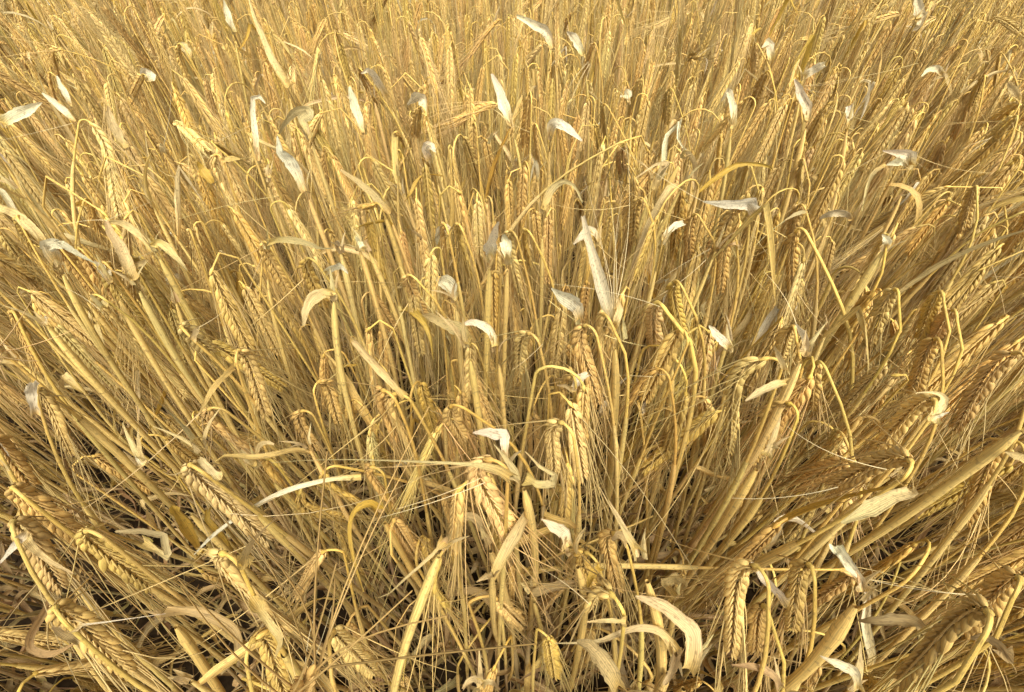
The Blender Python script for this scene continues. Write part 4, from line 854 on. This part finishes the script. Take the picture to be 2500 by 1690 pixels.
H('B', 'stalk with a blunt white leaf sticking out, right of the sabre leaf', 'the blunt white leaf', [(1290, 560), (1310, 420), (1325, 345)], None, leaves=[([(1325, 350), (1360, 325), (1400, 300), (1422, 288)], [36, 44, 40, 30], 'white', 0)], sheath=.95, z=.70)
H('B', 'straight stalk with a square topped leaf sheath standing tall on the right', 'the square topped sheath', [(1450, 1000), (1490, 800), (1515, 620), (1528, 540)], None, leaves=[([(1528, 560), (1532, 510), (1530, 478)], [20, 40, 32], 'white', 0)], sheath=.98, rs=.0024, z=.72)
H('B', 'stalk with two white folded leaf scraps stacked like a beak', 'the beak of stacked leaves', [(1780, 900), (1805, 810), (1812, 745)], None, leaves=[([(1812, 748), (1808, 705), (1760, 692), (1685, 684)], [30, 60, 44, 8], 'white', 0), ([(1808, 755), (1780, 730), (1740, 735), (1700, 748)], [26, 50, 44, 10], 'white', 0), ([(1700, 745), (1640, 780), (1610, 850), (1590, 960)], [20, 24, 14, 6], 'pale', 1)], sheath=.95, z=.71)
H('B', 'stalk with a pale leaf arched like an eyebrow on the right', 'the eyebrow leaf', [(1540, 1120), (1552, 1050), (1545, 995)], None, leaves=[([(1543, 995), (1520, 970), (1470, 962), (1425, 975), (1395, 995)], [20, 40, 44, 36, 8], 'white', 1)], sheath=.9, z=.69)
H('B', 'stalk with a short white leaf stub pointing up like a finger', 'the white finger stub', [(650, 1250), (670, 1150), (685, 1085)], None, leaves=[([(685, 1085), (710, 1050), (745, 1022), (782, 1012)], [26, 34, 36, 34], 'white', 0)], sheath=.95, rs=.002, z=.71)
H('B', 'long straw leaning up to a folded strap leaf in the upper middle', 'the folded strap leaf', [(560, 1140), (640, 980), (720, 820), (785, 695)], None, leaves=[([(785, 695), (795, 685), (820, 710), (832, 770), (828, 860)], [24, 36, 40, 36, 14], 'pale', 1)], sheath=.98, rs=.0030, z=.72)
H('B', 'stalk with a second strap leaf leaning parallel, its end in the air', 'the parallel strap leaf', [(600, 940), (640, 850), (672, 790)], None, leaves=[([(640, 860), (675, 790), (705, 742), (650, 750), (560, 810)], [36, 40, 30, 16, 5], 'pale', 0)], sheath=.95, z=.71)
H('B', 'stalk with a broad ear crossed by the leaning strap straw', 'the ear crossed by the strap', [(672, 1120), (678, 1040), (668, 970), (640, 940), (610, 930)], (545, 1110), L=.085, tone='straw', roll=.2, z=.70, gold=1)
H('B', 'stalk with a regular braided ear on a flat hook, right of centre', 'the braided ear on a flat hook', [(960, 1150), (945, 1060), (925, 1000), (890, 985), (860, 1000)], (800, 1190), L=.085, tone='straw', roll=.1, z=.70)
H('B', 'stalk with a whiskered ear hanging from a bristly collar, right middle', 'the bristly collar ear', [(1420, 1250), (1370, 1050), (1352, 975), (1335, 960)], (1255, 1130), L=.085, tone='straw', roll=.2, z=.71, gold=1, leaves=[([(1345, 960), (1300, 965), (1240, 1000)], [16, 24, 6], 'pale', 1)], awn=[((1290, 970), (1100, 1120))])
H('B', 'very long pale yellow bow of bare stem curving down the right middle', 'the long pale yellow bow', [(1590, 1720), (1555, 1560), (1500, 1330), (1440, 1150), (1360, 1050), (1338, 1060)], (1270, 1350), L=.095, tone='straw', roll=.2, z=.71, gold=.7, sheath=.2, r=.0016)
H('B', 'stalk with a slender braided ear under a pale hooked bract, middle right', 'the ear under a hooked bract', [(1040, 1340), (1045, 1200), (1040, 1130), (1020, 1105)], (945, 1330), L=.088, tone='straw', roll=.15, z=.70, leaves=[([(1040, 1130), (1025, 1100), (980, 1115)], [16, 26, 6], 'pale', 1)])
H('B', 'stalk with a thick golden ear hanging plumb beside its sheathed stem', 'the thick golden plumb ear', [(910, 1640), (885, 1480), (845, 1370), (800, 1315), (778, 1315)], (770, 1530), L=.088, tone='gold', roll=.15, z=.71, leaves=[([(880, 1450), (860, 1400), (880, 1370)], [20, 26, 10], 'pale', 1)])
H('B', 'massive pale straw sheath slanting with a torn white tuft at its head', 'the torn tufted slanting sheath', [(1390, 1600), (1520, 1400), (1620, 1250), (1705, 1110)], None, sheath=.99, rs=.0032, z=.72, leaves=[([(1700, 1120), (1705, 1090), (1680, 1065)], [40, 44, 6], 'white', 1)])
H('B', 'stalk with a yellow necked ear lying against the tufted sheath', 'the ear along the tufted sheath', [(1690, 1280), (1738, 1190), (1725, 1130), (1700, 1115)], (1580, 1300), L=.09, tone='pale', roll=1.2, gold=1, z=.72)
H('B', 'stalk with a pale braided ear on twin hooks, right of the white rag leaf', 'the twin hooked ear', [(1800, 1520), (1815, 1450), (1790, 1380), (1755, 1365)], (1620, 1571), L=.09, tone='pale', roll=.15, z=.71, gold=1)
H('B', 'stalk with a yellowish plump ear below a drooping hook at the far right', 'the yellowish plump ear', [(2030, 1571), (2035, 1450), (2005, 1380), (1960, 1370)], (1850, 1540), L=.088, tone='gold', roll=.2, z=.71, gold=1)
H('B', 'stalk with pale bracts bunched over a plain ear near the right edge, mid height', 'the bunch of pale bracts', [(2090, 1640), (2092, 1540), (2060, 1470), (2020, 1455)], (1900, 1571), L=.085, tone='pale', roll=.2, z=.70)
H('B', 'stalk with an ear pair hung on a gracefully curved stem, far right', 'the gracefully curved stem', [(2085, 640), (2130, 520), (2165, 420), (2168, 365), (2145, 365)], (2080, 490), L=.08, tone='straw', gold=1, z=.71, sheath=.3)
H('B', 'stalk with a feathery pale ear flung out level at the right edge', 'the feathery level ear', [(2230, 760), (2235, 650), (2290, 590), (2315, 560), (2290, 555)], (2140, 660), L=.085, tone='pale', roll=.2, z=.72, awn=[((2160, 640), (2020, 720)), ((2170, 630), (2040, 680)), ((2180, 620), (2030, 740))])
H('B', 'stalk with a stocky ear nodding from a creased hook, top right of centre', 'the creased hook ear', [(1225, 560), (1215, 430), (1205, 350), (1175, 340)], (1090, 490), L=.085, tone='straw', roll=.15, z=.71, gold=1)
H('B', 'stalk with a white leaf folded down over a shaggy ear near the top', 'the white fold over a shaggy ear', [(1215, 420), (1190, 300), (1160, 240), (1120, 210)], (1100, 340), L=.08, tone='pale', z=.71, leaves=[([(1178, 270), (1172, 210), (1160, 190), (1135, 215)], [34, 44, 40, 10], 'white', 0)])
H('B', 'stalk with a pale ear leaning out level against the top edge', 'the pale ear at the top edge', [(860, 160), (850, 60), (835, 15)], (710, 200), L=.09, tone='straw', roll=.1, z=.70)
H('B', 'stalk with a small ear bursting open like a star, top right of centre', 'the star burst ear', [(700, 440), (740, 350), (790, 285)], (840, 250), L=.06, tone='pale', ear_z='up', z=.70, gold=1, awn=[((840, 255), (960, 160)), ((845, 260), (930, 190)), ((840, 250), (870, 210))])
H('B', 'stalk with a leaf hooped like a croquet hoop at the upper right', 'the croquet hoop leaf', [(1940, 480), (1950, 400), (1958, 330)], None, leaves=[([(1958, 335), (1935, 312), (1895, 310), (1860, 345)], [20, 34, 30, 10], 'white', 1)], sheath=.9, z=.70)
H('B', 'stalk with a thin white torn leaf rising at the top right', 'the thin torn leaf', [(1740, 240), (1790, 150), (1840, 80)], None, leaves=[([(1838, 90), (1848, 60), (1845, 20), (1838, -20)], [30, 50, 40, 16], 'white', 0), ([(1840, 80), (1870, 60), (1850, 120), (1818, 140)], [20, 34, 30, 8], 'white', 0)], sheath=.95, z=.70)
H('B', 'stalk with a straight white blade leaning across near the middle of the top edge', 'the leaning blade at the top', [(210, 400), (200, 300), (185, 205)], None, leaves=[([(188, 215), (160, 145), (100, 110), (20, 72)], [30, 50, 44, 14], 'white', 1)], sheath=.95, z=.71)
H('B', 'stalk with a frayed white strip curling at the top middle', 'the frayed white strip', [(350, 420), (335, 320), (320, 245)], None, leaves=[([(322, 250), (300, 200), (275, 160), (250, 145)], [30, 44, 40, 14], 'white', 1)], sheath=.95, z=.70)
H('B', 'stalk with an ear flaring a sheaf of long white whiskers downward', 'the sheaf of whiskers', [(420, 480), (425, 340), (405, 220), (385, 215)], (335, 310), L=.07, tone='pale', z=.71, awn=[((350, 290), (220, 560)), ((355, 290), (250, 540)), ((345, 280), (190, 520)), ((360, 290), (290, 500)), ((350, 280), (230, 470))])
H('B', 'stalk with a regular ear on an upright hook at the far right middle', 'the far right hook ear', [(2105, 1130), (2140, 1020), (2162, 930), (2155, 890), (2110, 880)], (2040, 1060), L=.085, tone='straw', roll=.2, z=.71, gold=.4, sheath=.6, rs=.0026)
H('B', 'stalk with a shaded ear on a long side arm at the right edge', 'the side arm ear', [(2050, 1080), (2150, 1010), (2250, 970), (2290, 975)], (2240, 1150), L=.085, tone='straw', z=.70, roll=.2)
H('B', 'tall bare bow of stem curving over at the upper right corner', 'the corner bow', [(2330, 520), (2322, 400), (2305, 310), (2265, 252), (2235, 255)], (2190, 390), L=.08, tone='straw', gold=1, z=.71, sheath=.3)
H('B', 'stalk with a dull pale leaf hanging like a tongue by the right edge', 'the hanging tongue leaf', [(2330, 600), (2315, 520), (2302, 450)], None, leaves=[([(2302, 455), (2285, 420), (2265, 385), (2250, 375)], [20, 40, 30, 10], 'pale', 1)], sheath=.95, z=.70)
H('B', 'stalk with a plain ear hung from a round yellow crook, right of centre', 'the round yellow crook', [(1150, 960), (1145, 850), (1125, 790), (1090, 770)], (1040, 870), L=.075, tone='straw', gold=1, z=.70)
H('B', 'stalk with a dusky ear on a round crook beside the square topped sheath', 'the dusky crook ear', [(1375, 880), (1372, 800), (1360, 760), (1330, 750)], (1295, 880), L=.08, tone='brown', z=.68)
H('B', 'stalk with a grainy ear hooked over an arched gold stem near the centre', 'the arched gold stem', [(890, 1640), (860, 1540), (800, 1450), (740, 1415), (705, 1420)], (645, 1571), L=.085, tone='pale', roll=.1, z=.74, gold=1, r=.0018, awn=[((690, 1400), (180, 1290))], sheath=.2)
H('B', 'stalk with a burst of open bracts beside the flag leaf foot', 'the burst of open bracts', [(560, 1660), (530, 1571), (480, 1490), (455, 1480)], (400, 1600), L=.075, tone='pale', z=.73)
H('B', 'stalk with a pale ear hanging free on a golden hairpin, left of the flag leaf', 'the golden hairpin ear', [(220, 1400), (215, 1200), (180, 1090), (120, 1060), (95, 1080)], (80, 1200), L=.07, tone='gold', gold=1, z=.71)
H('B', 'stalk with a wide ear smothered in whiskers beside the white spade leaves', 'the whisker smothered ear', [(130, 1571), (105, 1320), (70, 1150), (40, 1080), (25, 1090)], (40, 1350), L=.095, tone='pale', roll=.6, z=.71, stray=.15)
H('B', 'stalk with a white rag of leaf just right of the centre', 'the white rag leaf', [(1010, 1700), (985, 1571)], None, leaves=[([(985, 1580), (950, 1540), (915, 1505), (895, 1480)], [40, 50, 40, 12], 'white', 1)], sheath=.95, z=.69)
H('B', 'stalk with fat nodding ear and needle bract, near the white rag leaf', 'the needle bract ear', [(1360, 1700), (1345, 1600), (1320, 1545), (1290, 1540)], (1210, 1640), L=.08, tone='pale', z=.71, leaves=[([(1340, 1570), (1320, 1510), (1290, 1470)], [30, 40, 8], 'white', 0)], awn=[((1290, 1470), (1145, 1235))])
H('B', 'stalk with a small white triangle of leaf hung from a pale stem near the top', 'the white triangle leaf', [(545, 620), (535, 520), (528, 455)], None, leaves=[([(528, 460), (520, 430), (505, 425)], [20, 60, 40], 'white', 0)], sheath=.95, z=.70)
H('B', 'stalk with a brownish thick ear hidden under the gull wing leaf', 'the thick ear under hoops', [(190, 860), (185, 700), (165, 620), (120, 590)], (120, 720), L=.08, tone='straw', z=.69)
H('B', 'stalk with a leaf bent in a tall narrow arch above the white spade leaves', 'the tall narrow arch leaf', [(140, 1090), (135, 1000), (135, 940)], None, leaves=[([(136, 950), (165, 880), (205, 835), (245, 820), (290, 850), (320, 920)], [36, 44, 36, 26, 16, 6], 'pale', 1)], sheath=.95, z=.71)

# ------------------------------------------------------------------ the rest of the crop
def density_ok(x, y):
    # bare soil shows in a few gaps close to the camera
    for gx, gy, gr in GAPS:
        if (x - gx) ** 2 + (y - gy) ** 2 < gr * gr: return False
    return True


GAPS = []
for q, px, py, gr in (('C', 1000, 1090, .075), ('C', 900, 1330, .06), ('C', 1320, 1480, .07), ('C', 60, 1330, .05), ('D', 880, 1330, .055), ('D', 1650, 960, .05), ('C', 1700, 1120, .05),
                      ('D', 400, 900, .05), ('C', 640, 700, .05), ('D', 1100, 1450, .05), ('C', 1750, 1480, .05), ('C', 420, 1480, .05), ('D', 660, 700, .045)):
    g = at_z(*nat(q, (px, py)), 0.0)
    GAPS.append((g[0], g[1], gr * 1.35))

CELL = 10.0                                     # native pixels
GW, GH = 250, 169
protect = np.full((GH, GW), 9.0)
def cells(P):
    x, y, d = project(P)
    i, j = (y // CELL).astype(int), (x // CELL).astype(int)
    ok = (i >= 0) & (i < GH) & (j >= 0) & (j < GW) & (d > 0.02)
    return i[ok], j[ok], d[ok]


# cells of the picture where the measured stalks show; neighbours may hide only a share of each
protid = np.full((GH, GW), -1)
limit, hidden = [], []
for p in HEROES:
    groups = []
    if p.tip is not None: groups.append((np.vstack([p.base + (p.tip - p.base) * np.linspace(0, 1, 24)[:, None], p.P[-6:]]), 0.12))
    fl = [l['P'] for l in p.leaves if l['kind'] == 'flag']
    if fl: groups.append((np.vstack(fl), 0.08))
    groups.append((spline(p.P[-12:], 40), 0.35))
    for S, share in groups:
        i, j, d = cells(S)
        if not len(d): continue
        gid = len(limit); got = 0
        for a, b, c in zip(i, j, d):
            if c < protect[a, b]:
                if protid[a, b] != gid: got += 1
                protect[a, b] = c; protid[a, b] = gid
        limit.append(max(1, share * got)); hidden.append(0)
limit = np.array(limit); hidden = np.array(hidden)

hfeet = np.array([p.foot[:2] for p in HEROES])
plants = []
y = -0.42
while y < 3.5:
    sp = 0.0365 if y < 0.7 else 0.039 if y < 1.1 else 0.046 if y < 2.2 else 0.053
    hw = 0.85 + 0.75 * max(y, 0)
    x = -hw + rng.random() * sp
    while x < hw:
        fx, fy = x + rng.normal(0, sp * 0.33), y + rng.normal(0, sp * 0.33)
        x += sp
        if fx * fx + fy * fy < 0.10 ** 2 and fy < 0.05: continue
        if not density_ok(fx, fy): continue
        if fy < 0.2 and abs(fx) < 0.5 and rng.random() < 0.25: continue
        if np.min((hfeet[:, 0] - fx) ** 2 + (hfeet[:, 1] - fy) ** 2) < 0.009 ** 2: continue
        dist = math.hypot(fx, fy)
        lod = 0 if dist < 0.95 else 1 if dist < 1.8 else 2
        # leave the measured stalks in view (a stalk before one of them stays lower) and keep clear of the lens
        p = None
        for hs_ in (1.0, 0.93, 0.86, 0.79, 0.72, 0.64):
            c = filler(fx, fy, lod, hs_)
            c.lod = lod
            E = c.base + ((c.tip if c.tip is not None else c.base) - c.base) * np.linspace(0, 1.25, 12)[:, None]
            S = np.vstack([c.P[-5:], E] + [l['P'] for l in c.leaves if l['kind'] in ('broken', 'arch', 'erect')])
            if np.min(np.linalg.norm(S - CP, axis=1)) < 0.25: continue
            i, j, d = cells(S)
            hit = protid[i, j][(d < protect[i, j] - 0.004) & (protid[i, j] >= 0)]
            if len(hit):
                hc = np.bincount(hit, minlength=len(limit))
                if np.any((hidden + hc > limit) & (hc > 0)): continue
                hidden += hc
            p = c; break
        if p is None: continue
        plants.append(p)
    y += sp

# which of them show, and how much: a coarse depth picture of all stalks
everyone = HEROES + plants
zb = np.full((GH, GW), 9.0); who = np.full((GH, GW), -1)
order = []
for k, p in enumerate(everyone):
    S = [spline(p.P[len(p.P) // 3:], 60)]
    if p.tip is not None:
        e = p.base + (p.tip - p.base) * np.linspace(0, 1.3, 26)[:, None]
        S += [e, e + nrm(p.S0) * 0.004, e - nrm(p.S0) * 0.004]
    S += [l['P'] for l in p.leaves]
    i, j, d = cells(np.vstack(S))
    for a, b, c in zip(i, j, d):
        if c < zb[a, b]: zb[a, b] = c; who[a, b] = k
shown = np.bincount(who[who >= 0], minlength=len(everyone))
ii, jj = np.indices(who.shape)
cen = {}
for k in range(len(everyone)):
    if shown[k]:
        m = who == k
        cen[k] = (jj[m].mean() * CELL + 5, ii[m].mean() * CELL + 5)
nh = len(HEROES)
rank = sorted(range(nh, len(everyone)), key=lambda k: -shown[k])
N_ALONE = max(0, 300 - nh)
alone = [k for k in rank[:N_ALONE] if shown[k] >= 4]
print('heroes', nh, 'fillers', len(plants), 'alone', len(alone), 'hidden heroes', [HEROES[k].mark for k in range(nh) if shown[k] < 4])

# ------------------------------------------------------------------ labels for the stalks that were not measured one by one
taken = set()
TONE = {'straw': 'straw coloured', 'pale': 'pale', 'gold': 'golden', 'brown': 'brownish'}
used_labels = set(p.hero for p in HEROES)
for k in alone:
    p = everyone[k]
    x0, y0 = cen[k]
    look = 'bare sheath' if p.tip is None else 'hooked neck' if p.droop > 2.55 else 'drooping ear' if p.droop > 1.75 else 'level ear' if p.droop > 1.1 else 'upright ear'
    if p.flag: look += {'broken': ' and snapped leaf', 'arch': ' and arching leaf', 'hang': ' and hanging leaf', 'erect': ' and upright leaf', 'curl': ' and curled leaf'}[p.flag[0]]
    near = sorted((h for h in range(nh) if h in cen), key=lambda h: (cen[h][0] - x0) ** 2 + (cen[h][1] - y0) ** 2)
    lab = None
    for h in near[:8]:
        dx, dy = x0 - cen[h][0], y0 - cen[h][1]
        rel = ('just right of' if dx > 0 else 'just left of') if abs(dx) > abs(dy) else ('just below' if dy > 0 else 'just above')
        if (h, rel) in taken: continue
        c = f'{TONE[p.tone]} stalk with {look}, {rel} {HEROES[h].mark}'
        if len(c.split()) <= 16 and c not in used_labels:
            taken.add((h, rel)); lab = c; break
    p.hero = lab or f'{TONE[p.tone]} stalk with {look} beside {HEROES[near[0]].mark}'
    used_labels.add(p.hero)

# ------------------------------------------------------------------ objects
def link(name, me, parent=None):
    o = bpy.data.objects.new(name, me)
    scene.collection.objects.link(o)
    if parent: o.parent = parent
    return o


def as_thing(p, lod):
    bufs = {'stem': Buf(), 'sheath': Buf(), 'low': Buf(), 'ear': Buf(), 'beard': Buf()}
    lv = {}
    bufs['leaf'] = lambda i: lv.setdefault(i, Buf())
    realise(p, lod, bufs)
    o = link('barley_stalk', None)
    o.location = tuple(p.foot)
    o.empty_display_size = 0.02
    o['label'] = p.hero; o['category'] = 'barley'; o['group'] = 'ripe barley stalks in the field'
    f = p.foot
    link('stem', bufs['stem'].build('stem', f), o)
    if bufs['sheath'].n: link('leaf_sheath', bufs['sheath'].build('leaf_sheath', f), o)
    if bufs['low'].n: link('leaf_sheath', bufs['low'].build('leaf_sheath', f), o)
    for b in lv.values(): link('leaf', b.build('leaf', f), o)
    if bufs['ear'].n:
        e = link('ear', bufs['ear'].build('ear', f), o)
        if bufs['beard'].n: link('beard', bufs['beard'].build('beard', f), e)
    elif bufs['beard'].n: link('bristle', bufs['beard'].build('bristle', f), o)


for p in HEROES: as_thing(p, 0)
al = set(alone)
for k in alone: as_thing(everyone[k], 0 if everyone[k].lod == 0 else 1)
mass = Buf()
mb = {'stem': mass, 'sheath': mass, 'ear': mass, 'beard': mass, 'leaf': lambda i: mass}
for k in range(nh, len(everyone)):
    if k not in al: realise(everyone[k], max(everyone[k].lod, 1) if everyone[k].lod else (1 if shown[k] < 3 else 0), mb)
o = link('barley_crop', mass.build('barley_crop'))
o['kind'] = 'stuff'; o['label'] = 'dense mass of ripe golden barley filling the rest of the field'; o['category'] = 'crop'
print('mass verts', mass.n)

# ------------------------------------------------------------------ soil and fallen straw
n = 110
gx, gy = np.meshgrid(np.linspace(-1.6, 1.6, n), np.linspace(-1.0, 2.2, n), indexing='xy')
gz = np.zeros_like(gx)
for _ in range(260):
    cx, cy, r, h = rng.uniform(-1.6, 1.6), rng.uniform(-1, 2.2), rng.uniform(.02, .09), rng.normal(0, .010)
    gz += h * np.exp(-((gx - cx) ** 2 + (gy - cy) ** 2) / (2 * r * r))
gz += rng.normal(0, 0.0022, gz.shape)
edge = np.minimum.reduce([gx + 1.6, 1.6 - gx, gy + 1.0, 2.2 - gy]); gz = gz * np.clip(edge / 0.3, 0, 1) - 0.004
V = [(float(a), float(b), float(c)) for a, b, c in zip(gx.ravel(), gy.ravel(), gz.ravel())]
F = [tuple(int(t) for t in f) for f in grid_faces(n, n, False)]
far = [(-300, -300), (300, -300), (300, 300), (-300, 300)]
bn = len(V)
V += [(a, b, -0.004) for a, b in far]
c0, c1, c2, c3 = 0, n - 1, n * n - 1, n * (n - 1)
F += [(bn, bn + 1) + tuple(range(c1, c0 - 1, -1)), (bn + 1, bn + 2) + tuple(range(c2, c1 - 1, -n)), (bn + 2, bn + 3) + tuple(range(c3, c2 + 1)), (bn + 3, bn) + tuple(range(c0, c3 + 1, n))]
me = bpy.data.meshes.new('ground'); me.from_pydata(V, [], F); me.update()
me.polygons.foreach_set('use_smooth', np.ones(len(me.polygons), bool))
g = link('ground', me); g['kind'] = 'structure'
m = bpy.data.materials.new('dark_soil'); m.use_nodes = True
nt, ln = m.node_tree.nodes, m.node_tree.links
pb = nt['Principled BSDF']; pb.inputs['Roughness'].default_value = 0.95; pb.inputs['Specular IOR Level'].default_value = 0.08
tc = nt.new('ShaderNodeTexCoord'); no = nt.new('ShaderNodeTexNoise'); no.inputs['Scale'].default_value = 60; no.inputs['Detail'].default_value = 8
ln.new(tc.outputs['Object'], no.inputs['Vector'])
cr = nt.new('ShaderNodeValToRGB')
cr.color_ramp.elements[0].position = .3; cr.color_ramp.elements[0].color = (.018, .011, .0055, 1)
cr.color_ramp.elements[1].position = .75; cr.color_ramp.elements[1].color = (.060, .040, .021, 1)
ln.new(no.outputs['Fac'], cr.inputs[0]); ln.new(cr.outputs[0], pb.inputs['Base Color'])
bp = nt.new('ShaderNodeBump'); bp.inputs['Strength'].default_value = .8; bp.inputs['Distance'].default_value = .006
ln.new(no.outputs['Fac'], bp.inputs['Height']); ln.new(bp.outputs[0], pb.inputs['Normal'])
g.data.materials.append(m)

lit = Buf()
TINT[:] = 1
for _ in range(5200):
    x, y = rng.uniform(-1.1, 1.1), rng.uniform(-0.5, 1.5)
    if any((x - a) ** 2 + (y - b) ** 2 < (c * .8) ** 2 for a, b, c in GAPS) and rng.random() < .05: continue
    z = abs(rng.normal(0, 0.03)) + 0.008
    if rng.random() < 0.55:
        l = make_leaf(np.array([x, y, z + 0.01]), rng.uniform(0, 2 * pi), rng.choice(['curl', 'arch']), rng.uniform(.03, .11), rng.uniform(.003, .007), rng.choice(['brown', 'dull', 'dull', 'straw']), 9)
        l['P'][:, 2] = np.minimum(l['P'][:, 2], z + 0.05)
        ribbon(lit, l['P'], l['W'], l['side'], vary(LEAFTONE[l['tone']], .15), l['curl'], 4)
    else:
        a, L = rng.uniform(0, 2 * pi), rng.uniform(.03, .16)
        d = np.array([cos(a), sin(a), rng.normal(0, .15)]) * L
        P = np.array([x, y, z]) + d * np.linspace(0, 1, 5)[:, None]
        P[:, 2] = np.maximum(P[:, 2], .004)
        tube(lit, P, rng.uniform(.0004, .0014), 5, vary(DULL if rng.random() < .6 else BROWN, .15), STEM)
for _ in range(900):                                # crumpled dry leaves caught between the stalk bases
    x, y = rng.uniform(-0.75, 0.75), rng.uniform(-0.25, 0.75)
    z = rng.uniform(0.02, 0.20)
    l = make_leaf(np.array([x, y, z]), rng.uniform(0, 2 * pi), rng.choice(['curl', 'arch', 'broken']), rng.uniform(.05, .13), rng.uniform(.005, .010), rng.choice(['brown', 'dull', 'straw', 'pale'], p=[.3, .35, .25, .1]), 12)
    ribbon(lit, l['P'], l['W'], l['side'], vary(LEAFTONE[l['tone']], .15), l['curl'] * 1.5, 5, 0.16)
o = link('straw_litter', lit.build('straw_litter'))
o['kind'] = 'stuff'; o['label'] = 'dry broken straw and withered leaves littering the dark soil'; o['category'] = 'straw'
